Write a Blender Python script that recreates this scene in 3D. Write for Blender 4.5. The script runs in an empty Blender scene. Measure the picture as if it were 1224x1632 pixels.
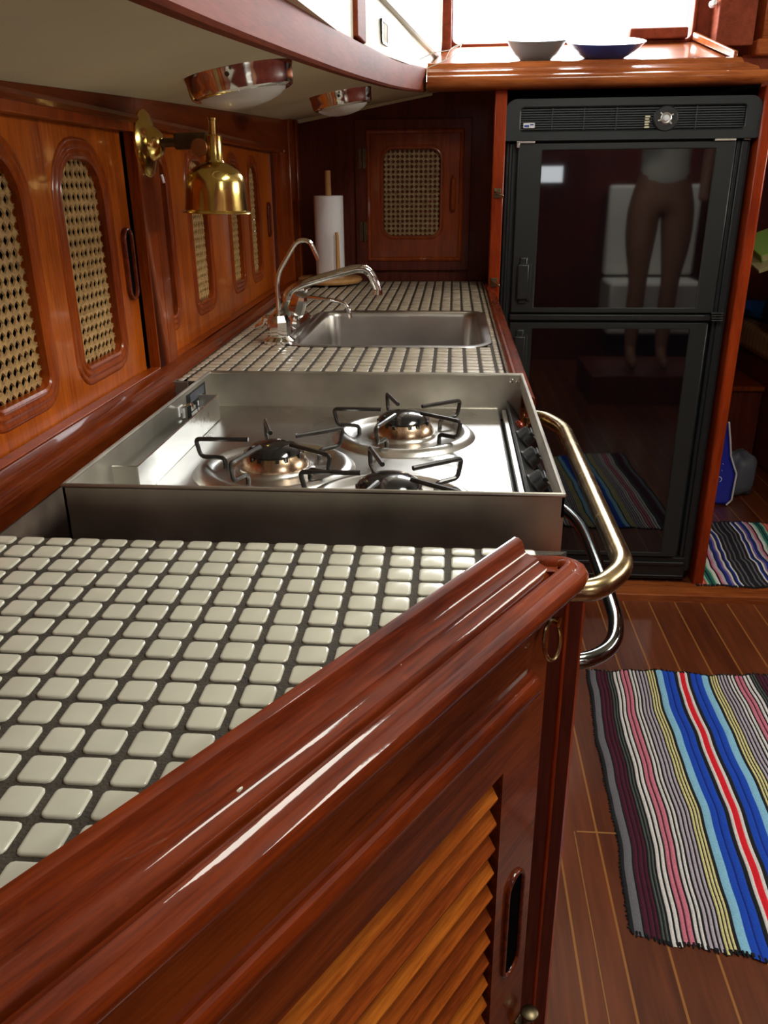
import bpy, bmesh, math, random
from math import sin, cos, pi, radians
from mathutils import Vector, Matrix
from mathutils.geometry import tessellate_polygon
random.seed(7)
S = bpy.context.scene
C = S.collection

# ------------------------------------------------------------ camera
CAMZ = 1.1925
pitch, yaw, roll = radians(21.9045), radians(4.8148), radians(-0.5532)
cd = bpy.data.cameras.new('camera')
cam = bpy.data.objects.new('camera', cd)
C.objects.link(cam)
cd.sensor_fit = 'VERTICAL'
cd.sensor_height = 36.0
cd.lens = 1301.7 / 1632 * 36.0
cd.clip_start = 0.02
cam.matrix_world = Matrix.Translation((0, 0, CAMZ)) @ Matrix.Rotation(yaw, 4, 'Z') @ Matrix.Rotation(pi / 2 - pitch, 4, 'X') @ Matrix.Rotation(roll, 4, 'Z')
S.camera = cam
S.view_settings.view_transform = 'Standard'
S.view_settings.look = 'None'
S.view_settings.exposure = 0.0
S.view_settings.gamma = 1.0
try:
    S.cycles.max_bounces = 8
    S.cycles.sample_clamp_indirect = 4.0
    S.cycles.use_denoising = True
except Exception:
    pass

# ------------------------------------------------------------ daylight
w = bpy.data.worlds.new('sky')
S.world = w
w.use_nodes = True
w.node_tree.nodes['Background'].inputs[0].default_value = (0.93, 0.97, 1.0, 1)
w.node_tree.nodes['Background'].inputs[1].default_value = 6.0


def area(name, loc, target, sx, sy, power, col=(1, 1, 1)):
    d = bpy.data.lights.new(name, 'AREA')
    d.shape = 'RECTANGLE'; d.size = sx; d.size_y = sy; d.energy = power; d.color = col
    o = bpy.data.objects.new(name, d)
    C.objects.link(o)
    o.location = loc
    v = Vector(target) - Vector(loc)
    o.rotation_euler = v.to_track_quat('-Z', 'Y').to_euler()
    return o


# daylight at the openings of the cabin: overhead hatch, side portlight, forward window; plus an added aft fill
area('hatch_daylight', (0.55, 0.80, 2.03), (0.55, 0.80, 0), 0.34, 0.56, 13, (1.0, 0.94, 0.78))
area('aft_fill_light', (1.3, -0.72, 2.03), (1.3, -0.72, 0), 0.5, 0.6, 15, (1.0, 0.97, 0.9))  # added fill above an invented aft opening, brightens the mirrored seat back
area('forward_window_daylight', (0.33, 2.93, 1.8), (0.33, 1.8, 1.35), 0.66, 0.34, 20, (0.93, 0.97, 1.0))
area('starboard_window_daylight', (1.99, 1.75, 1.62), (0.0, 1.6, 1.1), 1.0, 0.2, 11, (1.0, 0.93, 0.76))


# ------------------------------------------------------------ materials
def nodes_of(name):
    m = bpy.data.materials.new(name)
    m.use_nodes = True
    nt = m.node_tree
    return m, nt, nt.nodes['Principled BSDF']


def L(nt, a, b):
    nt.links.new(a, b)


def plain(name, col, rough=0.5, metal=0.0, coat=0.0, spec=None, bump=0.0, bscale=200.0, var=0.0, vscale=20.0, trans=0.0, ior=None, emit=None, estr=0.0, sheen=0.0):
    m, nt, p = nodes_of(name)
    p.inputs['Base Color'].default_value = (*col, 1)
    p.inputs['Roughness'].default_value = rough
    p.inputs['Metallic'].default_value = metal
    p.inputs['Coat Weight'].default_value = coat
    p.inputs['Coat Roughness'].default_value = 0.06
    if spec is not None: p.inputs['Specular IOR Level'].default_value = spec
    if ior: p.inputs['IOR'].default_value = ior
    if trans: p.inputs['Transmission Weight'].default_value = trans
    if sheen: p.inputs['Sheen Weight'].default_value = sheen
    tc = nt.nodes.new('ShaderNodeTexCoord')
    if var > 0:
        n = nt.nodes.new('ShaderNodeTexNoise'); n.inputs['Scale'].default_value = vscale; n.inputs['Detail'].default_value = 4
        L(nt, tc.outputs['Object'], n.inputs['Vector'])
        r = nt.nodes.new('ShaderNodeValToRGB')
        r.color_ramp.elements[0].position = 0.3; r.color_ramp.elements[1].position = 0.72
        r.color_ramp.elements[0].color = (*[c * (1 - var) for c in col], 1)
        r.color_ramp.elements[1].color = (*[min(1, c * (1 + var * 0.6)) for c in col], 1)
        L(nt, n.outputs['Fac'], r.inputs['Fac']); L(nt, r.outputs['Color'], p.inputs['Base Color'])
        mr = nt.nodes.new('ShaderNodeMapRange')
        mr.inputs['To Min'].default_value = rough * 0.8; mr.inputs['To Max'].default_value = min(1, rough * 1.35)
        L(nt, n.outputs['Fac'], mr.inputs['Value']); L(nt, mr.outputs['Result'], p.inputs['Roughness'])
    if bump > 0:
        n2 = nt.nodes.new('ShaderNodeTexNoise'); n2.inputs['Scale'].default_value = bscale; n2.inputs['Detail'].default_value = 3
        L(nt, tc.outputs['Object'], n2.inputs['Vector'])
        b = nt.nodes.new('ShaderNodeBump'); b.inputs['Strength'].default_value = bump; b.inputs['Distance'].default_value = 0.002
        L(nt, n2.outputs['Fac'], b.inputs['Height']); L(nt, b.outputs['Normal'], p.inputs['Normal'])
    if emit:
        p.inputs['Emission Color'].default_value = (*emit, 1); p.inputs['Emission Strength'].default_value = estr
    return m


def wood(name, dark, light, grain=(0, 1, 0), scale=9.0, rough=0.3, coat=0.55, wear=0.0, rot=0.0, stretch=14.0, crough=0.09):
    """varnished wood; grain = axis the grain runs along, in object space"""
    m, nt, p = nodes_of(name)
    tc = nt.nodes.new('ShaderNodeTexCoord')
    mp = nt.nodes.new('ShaderNodeMapping')
    mp.inputs['Rotation'].default_value = (0, 0, rot)
    sc = [stretch if g == 0 else 1.0 for g in grain]
    mp2 = nt.nodes.new('ShaderNodeMapping'); mp2.inputs['Scale'].default_value = sc
    L(nt, tc.outputs['Object'], mp.inputs['Vector']); L(nt, mp.outputs['Vector'], mp2.inputs['Vector'])
    n1 = nt.nodes.new('ShaderNodeTexNoise'); n1.inputs['Scale'].default_value = scale * 0.35; n1.inputs['Detail'].default_value = 5; n1.inputs['Distortion'].default_value = 0.6
    n2 = nt.nodes.new('ShaderNodeTexNoise'); n2.inputs['Scale'].default_value = scale * 2.6; n2.inputs['Detail'].default_value = 6
    for n in (n1, n2): L(nt, mp2.outputs['Vector'], n.inputs['Vector'])
    n3 = nt.nodes.new('ShaderNodeTexNoise'); n3.inputs['Scale'].default_value = 5; n3.inputs['Detail'].default_value = 2
    L(nt, tc.outputs['Object'], n3.inputs['Vector'])
    mx = nt.nodes.new('ShaderNodeMix'); mx.inputs[0].default_value = 0.5
    L(nt, n1.outputs['Fac'], mx.inputs[2]); L(nt, n2.outputs['Fac'], mx.inputs[3])
    mx2 = nt.nodes.new('ShaderNodeMix'); mx2.inputs[0].default_value = 0.3
    L(nt, mx.outputs[0], mx2.inputs[2]); L(nt, n3.outputs['Fac'], mx2.inputs[3])
    r = nt.nodes.new('ShaderNodeValToRGB')
    r.color_ramp.elements[0].position = 0.39; r.color_ramp.elements[1].position = 0.61
    r.color_ramp.elements[0].color = (*dark, 1); r.color_ramp.elements[1].color = (*light, 1)
    L(nt, mx2.outputs[0], r.inputs['Fac'])
    col = r.outputs['Color']
    if wear > 0:
        n4 = nt.nodes.new('ShaderNodeTexNoise'); n4.inputs['Scale'].default_value = 60; n4.inputs['Detail'].default_value = 8
        L(nt, tc.outputs['Object'], n4.inputs['Vector'])
        r4 = nt.nodes.new('ShaderNodeValToRGB'); r4.color_ramp.elements[0].position = 0.66; r4.color_ramp.elements[1].position = 0.72
        L(nt, n4.outputs['Fac'], r4.inputs['Fac'])
        mm = nt.nodes.new('ShaderNodeMath'); mm.operation = 'MULTIPLY'; mm.inputs[1].default_value = wear
        L(nt, r4.outputs['Color'], mm.inputs[0])
        m4 = nt.nodes.new('ShaderNodeMix'); m4.data_type = 'RGBA'
        L(nt, mm.outputs[0], m4.inputs[0]); L(nt, col, m4.inputs[6]); m4.inputs[7].default_value = (light[0] * 1.9, light[1] * 2.6, light[2] * 3.2, 1)
        col = m4.outputs[2]
    L(nt, col, p.inputs['Base Color'])
    p.inputs['Roughness'].default_value = rough
    p.inputs['Specular IOR Level'].default_value = .12
    p.inputs['Coat Weight'].default_value = coat
    p.inputs['Coat Roughness'].default_value = crough
    b = nt.nodes.new('ShaderNodeBump'); b.inputs['Strength'].default_value = 0.12; b.inputs['Distance'].default_value = 0.001
    L(nt, mx.outputs[0], b.inputs['Height']); L(nt, b.outputs['Normal'], p.inputs['Normal'])
    b2 = nt.nodes.new('ShaderNodeBump'); b2.inputs['Strength'].default_value = 0.10; b2.inputs['Distance'].default_value = 0.001
    n5 = nt.nodes.new('ShaderNodeTexNoise'); n5.inputs['Scale'].default_value = 70; n5.inputs['Detail'].default_value = 2
    L(nt, tc.outputs['Object'], n5.inputs['Vector']); L(nt, n5.outputs['Fac'], b2.inputs['Height']); L(nt, b2.outputs['Normal'], p.inputs['Coat Normal'])
    return m


DIAG = math.atan2(.530, .848)
M = {}
M['wood_y'] = wood('varnished_wood_fore_aft', (.075, .010, .002), (.19, .034, .005), (0, 1, 0), coat=.5)
M['wood_z'] = wood('varnished_wood_upright', (.14, .019, .0025), (.32, .060, .006), (0, 0, 1), coat=.35)
M['wood_door'] = wood('orange_varnished_door_wood', (.22, .036, .003), (.50, .115, .009), (0, 0, 1), coat=.4)
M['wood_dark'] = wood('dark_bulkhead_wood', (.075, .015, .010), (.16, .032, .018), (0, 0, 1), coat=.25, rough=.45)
M['wood_x'] = wood('varnished_wood_athwart', (.2, .045, .01), (.46, .13, .03), (1, 0, 0), coat=.6)
M['wood_rail'] = wood('varnished_rail_wood', (.06, .0065, .001), (.21, .029, .002), (0, 1, 0), rot=DIAG, coat=.6, wear=.12, crough=.03, scale=12, rough=.5)
M['wood_cab'] = wood('cabinet_front_wood', (.08, .011, .0015), (.22, .040, .004), (0, 1, 0), rot=DIAG, coat=.35, scale=11, rough=.5)
M['wood_slat'] = wood('louvre_slat_wood', (.20, .038, .004), (.46, .115, .012), (0, 1, 0), rot=DIAG, coat=.12, scale=14, rough=.5)
M['wood_slat_red'] = wood('louvre_slat_red_wood', (.14, .024, .003), (.36, .075, .009), (0, 1, 0), rot=DIAG, coat=.12, scale=15, rough=.5)
M['wood_slat_gold'] = wood('louvre_slat_golden_wood', (.27, .058, .005), (.56, .17, .017), (0, 1, 0), rot=DIAG, coat=.12, scale=13, rough=.5)
M['wood_post'] = wood('red_post_wood', (.19, .020, .004), (.36, .048, .008), (0, 0, 1), coat=.3, wear=.1)
M['wood_deck'] = wood('side_deck_beam_wood', (.13, .024, .010), (.24, .05, .02), (0, 1, 0), coat=0, rough=.65)
M['pale_wood'] = wood('pale_beech', (.52, .27, .1), (.7, .41, .17), (0, 0, 1), coat=.2, rough=.4)
M['pale_wood_x'] = wood('pale_beech_base', (.5, .25, .085), (.68, .38, .15), (1, 0, 0), coat=.3, rough=.35)
M['steel'] = plain('brushed_steel', (.66, .65, .61), .27, 1, var=.18, vscale=9, bump=.03, bscale=300)
M['steel_dirty'] = plain('stained_steel', (.56, .53, .46), .40, .95, var=.3, vscale=12)
M['steel_sink'] = plain('sink_steel', (.5, .48, .45), .3, 1, var=.15, vscale=12)
M['chrome'] = plain('chrome', (.9, .9, .89), .10, 1)
M['verdigris'] = plain('verdigris_chrome', (.38, .48, .4), .4, .8, var=.4, vscale=90)
M['brass'] = plain('polished_brass', (.78, .56, .17), .17, 1, var=.2, vscale=30)
M['brass_old'] = plain('aged_brass', (.42, .31, .16), .24, 1, var=.3, vscale=40)
M['brass_dark'] = plain('tarnished_brass', (.15, .12, .07), .35, 1, var=.3, vscale=60)
M['iron'] = plain('black_enamel_wire', (.018, .015, .013), .35, 0, coat=.3, var=.4, vscale=120)
M['cap'] = plain('black_burner_cap', (.012, .012, .013), .13, 0, coat=.5, var=.2, vscale=60)
M['skirt'] = plain('scorched_burner_ring', (.6, .42, .28), .24, 1, var=.6, vscale=70)
M['tile'] = plain('glazed_cream_tile', (.56, .55, .45), .16, 0, coat=.35, var=.07, vscale=28, bump=.02, bscale=120)
M['tile_far'] = plain('worn_cream_tile', (.52, .46, .36), .22, 0, coat=.2, var=.22, vscale=40)
M['grout'] = plain('dark_grout', (.045, .036, .024), .85, var=.5, vscale=70, bump=.5, bscale=500)
M['black'] = plain('black_plastic', (.010, .012, .012), .40, bump=.15, bscale=900)
M['fridge'] = plain('fridge_casing', (.012, .017, .018), .36, bump=.1, bscale=1200)
M['fridge_frame'] = plain('fridge_door_frame', (.015, .019, .018), .36)
M['glass_black'] = plain('gloss_black_door_panel', (.002, .0025, .004), .03, ior=1.8)
M['dark'] = plain('shade_black', (.004, .003, .003), .9, spec=0.0)  # near-black colour standing in for the shade of unlit hollows
M['gasket'] = plain('black_gasket', (.008, .008, .008), .7)
M['headliner'] = plain('fabric_headliner', (.66, .61, .42), .85, bump=.35, bscale=700, var=.08, vscale=6)
M['vinyl'] = plain('cream_side_lining', (.78, .74, .6), .6, bump=.2, bscale=120, var=.1, vscale=14)
M['white_paint'] = plain('white_cabin_paint', (.75, .74, .7), .5)
M['paper'] = plain('white_paper_towel', (.9, .91, .94), .9, bump=.5, bscale=260)
M['lens'] = plain('ribbed_frosted_lens', (.62, .6, .55), .35, coat=.4)
M['white'] = plain('white_print', (.75, .76, .78), .5)
M['blue_print'] = plain('blue_print', (.03, .06, .3), .5)
M['silver_bowl'] = plain('dark_metal_bowl', (.22, .28, .29), .28, .4)
M['blue_bowl'] = plain('blue_enamel_bowl', (.01, .05, .22), .2, coat=.5)
M['bowl_white'] = plain('white_bowl_inside', (.85, .86, .88), .25)
M['cord'] = plain('white_cord', (.8, .78, .72), .6)
M['cane'] = plain('woven_cane', (.44, .26, .09), .6, var=.35, vscale=160, bump=.6, bscale=900)
M['cane_far'] = plain('woven_cane_pale', (.36, .26, .13), .6, var=.3, vscale=160, bump=.5, bscale=900)
M['plaid'] = None
M['blue_cloth'] = plain('bright_blue_cloth', (.01, .17, .5), .9, bump=.8, bscale=60)
M['duffel'] = plain('dark_slate_fabric', (.02, .026, .035), .8, bump=.6, bscale=80)
M['green_book'] = plain('lime_green_cover', (.3, .48, .09), .6)
M['page'] = plain('buff_card', (.42, .37, .17), .7)
M['bag_blue'] = plain('royal_blue_bag', (.012, .02, .36), .6, bump=.3, bscale=60)
M['bag_grey'] = plain('translucent_grey_bag', (.12, .13, .16), .45, bump=.6, bscale=50)
M['skin'] = plain('tanned_skin', (.32, .15, .085), .5, var=.08, vscale=20)
M['shirt'] = plain('pale_shirt_fabric', (.62, .6, .52), .9, bump=.5, bscale=120)
M['shorts'] = plain('dark_shorts_fabric', (.03, .025, .025), .85)
M['hair'] = plain('dark_brown_hair', (.03, .017, .01), .6)
M['cushion'] = plain('white_seat_lining', (.86, .85, .78), .8)

# floor: teak planks with pale splines every 7.77 cm
m, nt, p = nodes_of('teak_and_holly_sole')
tc = nt.nodes.new('ShaderNodeTexCoord')
sx = nt.nodes.new('ShaderNodeSeparateXYZ'); L(nt, tc.outputs['Object'], sx.inputs[0])


def math_node(nt, op, a, b=None, clamp=False):
    n = nt.nodes.new('ShaderNodeMath'); n.operation = op; n.use_clamp = clamp
    for i, v in enumerate((a, b)):
        if v is None: continue
        if isinstance(v, (int, float)): n.inputs[i].default_value = v
        else: L(nt, v, n.inputs[i])
    return n.outputs[0]


off = math_node(nt, 'SUBTRACT', sx.outputs['X'], .229 - .0777 * 50)
fr = math_node(nt, 'FRACT', math_node(nt, 'DIVIDE', off, .0777))
dist = math_node(nt, 'ABSOLUTE', math_node(nt, 'SUBTRACT', fr, .5))
line = math_node(nt, 'GREATER_THAN', dist, .5 - .026)
idx = math_node(nt, 'FLOOR', math_node(nt, 'DIVIDE', off, .0777))
wn = nt.nodes.new('ShaderNodeTexWhiteNoise'); wn.noise_dimensions = '1D'; L(nt, idx, wn.inputs['W'])
mp = nt.nodes.new('ShaderNodeMapping'); mp.inputs['Scale'].default_value = (14, 1, 1); L(nt, tc.outputs['Object'], mp.inputs['Vector'])
n1 = nt.nodes.new('ShaderNodeTexNoise'); n1.inputs['Scale'].default_value = 5; n1.inputs['Detail'].default_value = 7; L(nt, mp.outputs['Vector'], n1.inputs['Vector'])
f1 = math_node(nt, 'ADD', math_node(nt, 'MULTIPLY', n1.outputs['Fac'], .75), math_node(nt, 'MULTIPLY', wn.outputs['Value'], .25))
r = nt.nodes.new('ShaderNodeValToRGB'); r.color_ramp.elements[0].position = .3; r.color_ramp.elements[1].position = .72
r.color_ramp.elements[0].color = (.085, .018, .006, 1); r.color_ramp.elements[1].color = (.20, .050, .016, 1)
L(nt, f1, r.inputs['Fac'])
mx = nt.nodes.new('ShaderNodeMix'); mx.data_type = 'RGBA'
L(nt, line, mx.inputs[0]); L(nt, r.outputs['Color'], mx.inputs[6]); mx.inputs[7].default_value = (.36, .15, .035, 1)
L(nt, mx.outputs[2], p.inputs['Base Color'])
p.inputs['Roughness'].default_value = .32; p.inputs['Coat Weight'].default_value = .35; p.inputs['Coat Roughness'].default_value = .18
M['floor'] = m

# settee plaid
m, nt, p = nodes_of('tan_plaid_upholstery')
tc = nt.nodes.new('ShaderNodeTexCoord')
col = None
wv = []
for ax in ('X', 'Y'):
    wq = nt.nodes.new('ShaderNodeTexWave'); wq.bands_direction = ax; wq.inputs['Scale'].default_value = 7; L(nt, tc.outputs['Object'], wq.inputs['Vector'])
    wv.append(math_node(nt, 'GREATER_THAN', wq.outputs['Fac'], .86))
s = math_node(nt, 'MULTIPLY', math_node(nt, 'ADD', wv[0], wv[1]), .45)
mx = nt.nodes.new('ShaderNodeMix'); mx.data_type = 'RGBA'; L(nt, s, mx.inputs[0])
mx.inputs[6].default_value = (.42, .25, .1, 1); mx.inputs[7].default_value = (.13, .07, .03, 1)
L(nt, mx.outputs[2], p.inputs['Base Color']); p.inputs['Roughness'].default_value = .9
M['plaid'] = m


def yarn(name, col):
    return plain(name, col, .95, bump=.8, bscale=420, var=.18, vscale=300)


YC = dict(K=(.008, .009, .014), G=(.17, .17, .2), M=(.085, .006, .03), E=(.12, .15, .14), W=(.95, .93, .95), P=(.78, .24, .34), T=(.13, .02, .05),
          L=(.62, .56, .68), Y=(.95, .87, .42), A=(.3, .66, .95), B=(.006, .08, .62), D=(.004, .035, .36), R=(.85, .008, .025), N=(.01, .18, .15), O=(.75, .1, .08), S=(.7, .33, .18), V=(.25, .15, .38), F=(.4, .7, .5))
YM = {k: yarn('yarn_' + n, YC[k]) for k, n in zip('KGMEWPTLYABDRNOSVF', ['black', 'grey', 'maroon', 'grey_green', 'white', 'pink', 'dark_red', 'lilac', 'cream', 'sky_blue', 'royal_blue', 'navy', 'red', 'teal', 'coral', 'peach', 'violet', 'mint'])}


# ------------------------------------------------------------ mesh helper
class MB:
    def __init__(s):
        s.v = []; s.f = []; s.mi = []

    def add(s, vs, fs, mi=0):
        o = len(s.v)
        s.v += [tuple(v) for v in vs]
        for f in fs:
            s.f.append([i + o for i in f]); s.mi.append(mi)
        return s

    def box(s, x0, x1, y0, y1, z0, z1, fn=None, mi=0):
        vs = [(x, y, z) for z in (z0, z1) for y in (y0, y1) for x in (x0, x1)]
        if fn: vs = [fn(*v) for v in vs]
        return s.add(vs, [(0, 2, 3, 1), (4, 5, 7, 6), (0, 1, 5, 4), (2, 6, 7, 3), (0, 4, 6, 2), (1, 3, 7, 5)], mi)

    def sweep(s, prof, frames, closed=True, caps=True, mi=0):
        """prof: [(a,b)]; frames: [(origin, U, V)]"""
        n = len(prof); vs = []
        for o, U, V in frames:
            for a, b in prof:
                vs.append(tuple(o[i] + U[i] * a + V[i] * b for i in range(3)))
        fs = []
        for k in range(len(frames) - 1):
            for i in range(n if closed else n - 1):
                j = (i + 1) % n
                fs.append((k * n + i, k * n + j, (k + 1) * n + j, (k + 1) * n + i))
        s.add(vs, fs, mi)
        if caps and closed:
            base = len(s.v) - len(vs)
            try:
                tri = tessellate_polygon([[Vector((a, b, 0)) for a, b in prof]])
            except Exception:
                tri = []
            for t in tri:
                s.f.append([base + i for i in t]); s.mi.append(mi)
                s.f.append([base + (len(frames) - 1) * n + i for i in t]); s.mi.append(mi)
        return s

    def tube(s, pts, r, n=12, caps=True, mi=0, closed=False):
        pts = [Vector(p) for p in pts]
        m_ = len(pts)
        rs = r if isinstance(r, (list, tuple)) else [r] * m_
        prev = None; vs = []
        for i, p_ in enumerate(pts):
            if closed: t = pts[(i + 1) % m_] - pts[i - 1]
            else: t = pts[min(i + 1, m_ - 1)] - pts[max(i - 1, 0)]
            t.normalize()
            if prev is None:
                a = Vector((0, 0, 1)) if abs(t.z) < .9 else Vector((1, 0, 0))
                u = t.cross(a).normalized()
            else:
                u = (prev - t * prev.dot(t)).normalized()
            prev = u
            v_ = t.cross(u)
            for k in range(n):
                q = 2 * pi * k / n
                vs.append(tuple(p_ + (u * cos(q) + v_ * sin(q)) * rs[i]))
        fs = []
        for i in range(m_ if closed else m_ - 1):
            i2 = (i + 1) % m_
            for k in range(n):
                k2 = (k + 1) % n
                fs.append((i * n + k, i * n + k2, i2 * n + k2, i2 * n + k))
        if caps and not closed:
            fs.append(tuple(range(n))[::-1]); fs.append(tuple((m_ - 1) * n + k for k in range(n)))
        return s.add(vs, fs, mi)

    def lathe(s, prof, o=(0, 0, 0), mat=None, n=32, mi=0):
        """prof: [(r,h)] about local Z"""
        vs = []
        for r_, h in prof:
            for k in range(n):
                q = 2 * pi * k / n
                v = Vector((r_ * cos(q), r_ * sin(q), h))
                if mat: v = mat @ v
                vs.append((v.x + o[0], v.y + o[1], v.z + o[2]))
        fs = []
        for i in range(len(prof) - 1):
            for k in range(n):
                k2 = (k + 1) % n
                fs.append((i * n + k, i * n + k2, (i + 1) * n + k2, (i + 1) * n + k))
        if prof[0][0] > 1e-6: fs.append(tuple(range(n))[::-1])
        if prof[-1][0] > 1e-6: fs.append(tuple((len(prof) - 1) * n + k for k in range(n)))
        return s.add(vs, fs, mi)

    def plate(s, outer, holes, depth, fn, mi=0):
        """flat plate with holes in (a,b), front at c=0, back at c=-depth; fn(a,b,c)->xyz"""
        polys = [outer] + holes
        flat = [p_ for q in polys for p_ in q]
        tri = tessellate_polygon([[Vector((a, b, 0)) for a, b in q] for q in polys])
        n = len(flat)
        vs = [fn(a, b, 0) for a, b in flat] + [fn(a, b, -depth) for a, b in flat]
        fs = [tuple(t) for t in tri] + [tuple(i + n for i in t[::-1]) for t in tri]
        o = 0
        for q in polys:
            k = len(q)
            for i in range(k):
                j = (i + 1) % k
                fs.append((o + i, o + j, o + j + n, o + i + n))
            o += k
        return s.add(vs, fs, mi)

    def rings(s, outlines, fn, mi=0):
        """outlines: list of ([(a,b)], c) with equal counts"""
        n = len(outlines[0][0]); vs = []
        for q, c in outlines:
            vs += [fn(a, b, c) for a, b in q]
        fs = []
        for k in range(len(outlines) - 1):
            for i in range(n):
                j = (i + 1) % n
                fs.append((k * n + i, k * n + j, (k + 1) * n + j, (k + 1) * n + i))
        return s.add(vs, fs, mi)

    def warp(s, fn):
        s.v = [tuple(fn(*v)) for v in s.v]
        return s

    def build(s, name, mat, parent=None, smooth=True, angle=35, bevel=0, bseg=2, sub=0, merge=1e-5):
        me = bpy.data.meshes.new(name)
        me.from_pydata(s.v, [], s.f)
        mats = mat if isinstance(mat, (list, tuple)) else [mat]
        for m_ in mats: me.materials.append(m_)
        if len(mats) > 1:
            me.polygons.foreach_set('material_index', s.mi)
        bm = bmesh.new(); bm.from_mesh(me)
        if merge: bmesh.ops.remove_doubles(bm, verts=bm.verts, dist=merge)
        bmesh.ops.recalc_face_normals(bm, faces=bm.faces)
        bm.to_mesh(me); bm.free()
        if smooth:
            me.polygons.foreach_set('use_smooth', [True] * len(me.polygons))
            me.set_sharp_from_angle(angle=radians(angle))
        o = bpy.data.objects.new(name, me)
        C.objects.link(o)
        if parent:
            o.parent = parent
            q = parent; off_ = Vector((0, 0, 0))
            while q: off_ += Vector(q.location); q = q.parent
            o.location = -off_
        if bevel:
            b = o.modifiers.new('bevel', 'BEVEL'); b.width = bevel; b.segments = bseg; b.limit_method = 'ANGLE'; b.angle_limit = radians(40)
        if sub:
            b = o.modifiers.new('sub', 'SUBSURF'); b.levels = sub; b.render_levels = sub
        return o


def tag(o, label=None, cat=None, group=None, kind=None):
    if label: o['label'] = label
    if cat: o['category'] = cat
    if group: o['group'] = group
    if kind: o['kind'] = kind
    return o


def thing(name, label, cat, loc, group=None):
    o = bpy.data.objects.new(name, None); C.objects.link(o)
    o.location = loc; o.empty_display_size = .03
    return tag(o, label, cat, group)


def struct(o):
    o['kind'] = 'structure'
    return o


def smooth_path(pts, k=6):
    """Catmull-Rom through points"""
    P = [Vector(p_) for p_ in pts]; out = []
    for i in range(len(P) - 1):
        p0 = P[max(i - 1, 0)]; p1 = P[i]; p2 = P[i + 1]; p3 = P[min(i + 2, len(P) - 1)]
        for j in range(k):
            t = j / k
            out.append(.5 * ((2 * p1) + (p2 - p0) * t + (2 * p0 - 5 * p1 + 4 * p2 - p3) * t * t + (3 * p1 - p0 - 3 * p2 + p3) * t ** 3))
    out.append(P[-1])
    return out


def fillet(pts, r, k=6):
    """round the corners of a polyline"""
    P = [Vector(p_) for p_ in pts]; out = [P[0]]
    for i in range(1, len(P) - 1):
        a = (P[i - 1] - P[i]); b = (P[i + 1] - P[i])
        rr = min(r, a.length * .49, b.length * .49)
        a = P[i] + a.normalized() * rr; b = P[i] + b.normalized() * rr
        for j in range(k + 1):
            t = j / k
            out.append(a * (1 - t) ** 2 + P[i] * 2 * t * (1 - t) + b * t * t)
    out.append(P[-1])
    return out


def arch(a0, a1, b0, b1, rt, rb, g=0.0, k=7):
    """rounded opening outline, grown by g; ccw"""
    a0 -= g; a1 += g; b0 -= g; b1 += g; rt += g; rb += g
    out = []
    for cx, cy, r_, q0 in ((a1 - rb, b0 + rb, rb, -90), (a1 - rt, b1 - rt, rt, 0), (a0 + rt, b1 - rt, rt, 90), (a0 + rb, b0 + rb, rb, 180)):
        for i in range(k):
            q = radians(q0 + 90 * i / (k - 1))
            out.append((cx + r_ * cos(q), cy + r_ * sin(q)))
    return out


def rect(a0, a1, b0, b1):
    return [(a0, b0), (a1, b0), (a1, b1), (a0, b1)]


def interp(tab, y):
    if y <= tab[0][0]: return tab[0][1]
    for (y0, v0), (y1, v1) in zip(tab, tab[1:]):
        if y <= y1: return v0 + (v1 - v0) * (y - y0) / (y1 - y0)
    return tab[-1][1]


TZ = .901      # near tile top
TF = .912      # far tile top
YB = 2.62      # locker bulkhead


def g(y): return -.03 * (max(0, y - 1.2) / 1.42) ** 1.3


def deckz(x, y): return 1.2515 + .0455 * y + .1625 * (x + .455)


BT = [(-1.3, -.24), (.684, -.227), (.9, -.219), (1.14, -.208), (1.48, -.190), (1.96, -.153), (2.2, -.122), (2.38, -.092), (2.62, -.07), (3.2, -.02)]


def beamx(y):
    return (interp(BT, y - .1) + interp(BT, y) + interp(BT, y + .1)) / 3


# ------------------------------------------------------------ setting: shell
b = MB().box(-.46, 2.0, -1.3, 4.5, -.03, 0)
struct(b.build('floor', M['floor'], smooth=False))
b = MB().box(.13, 2.0, 2.283, 4.5, .0005, .02)
struct(b.build('floor_saloon', M['floor'], smooth=False))
b = MB().sweep([(0, 0), (0, .021), (.003, .025), (.012, .026), (.085, .026), (.085, 0)], [((x, 2.272, 0), (0, 1, 0), (0, 0, 1)) for x in (.14, 1.995)])
struct(b.build('trim_1', M['wood_x']))
# plank end seam and hatch edge let into the sole
b = MB().box(.268, .345, 1.287, 1.291, 0, .0004).box(.262, .264, .55, 1.289, 0, .0004)
struct(b.build('trim_2', plain('pale_spline', (.36, .17, .05), .4), smooth=False))

# cabin sides, aft and forward enclosure
b = MB().box(-.9, -.88, -1.3, 2.64, 0, 1.40).box(-.9, -.62, YB, YB + .02, 0, 1.42).box(-.9, -.3, -1.3, -1.28, 0, 1.4).box(-.66, -.64, -1.28, YB, .0, 1.42)  # inner near-black sheet behind the lockers added to stop sky light leaking in
struct(b.build('wall_hull', M['dark'], smooth=False))
b = MB().plate([(-1.3, 0), (4.5, 0), (4.5, 2.0), (-1.3, 2.0)], [rect(1.2, 2.3, 1.50, 1.74), rect(3.0, 3.6, 1.55, 1.74)], .03, lambda a, b_, c: (1.93 - c, a, b_))
struct(b.build('wall_right', M['wood_dark'], smooth=False))
b = MB().plate([(-.95, 0), (1.95, 0), (1.95, 2.0), (-.95, 2.0)], [rect(.57, .72, 1.19, 1.29)], .03, lambda a, b_, c: (a, -1.27 + c, b_))
struct(b.build('wall_aft', M['wood_dark'], smooth=False))
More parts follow.
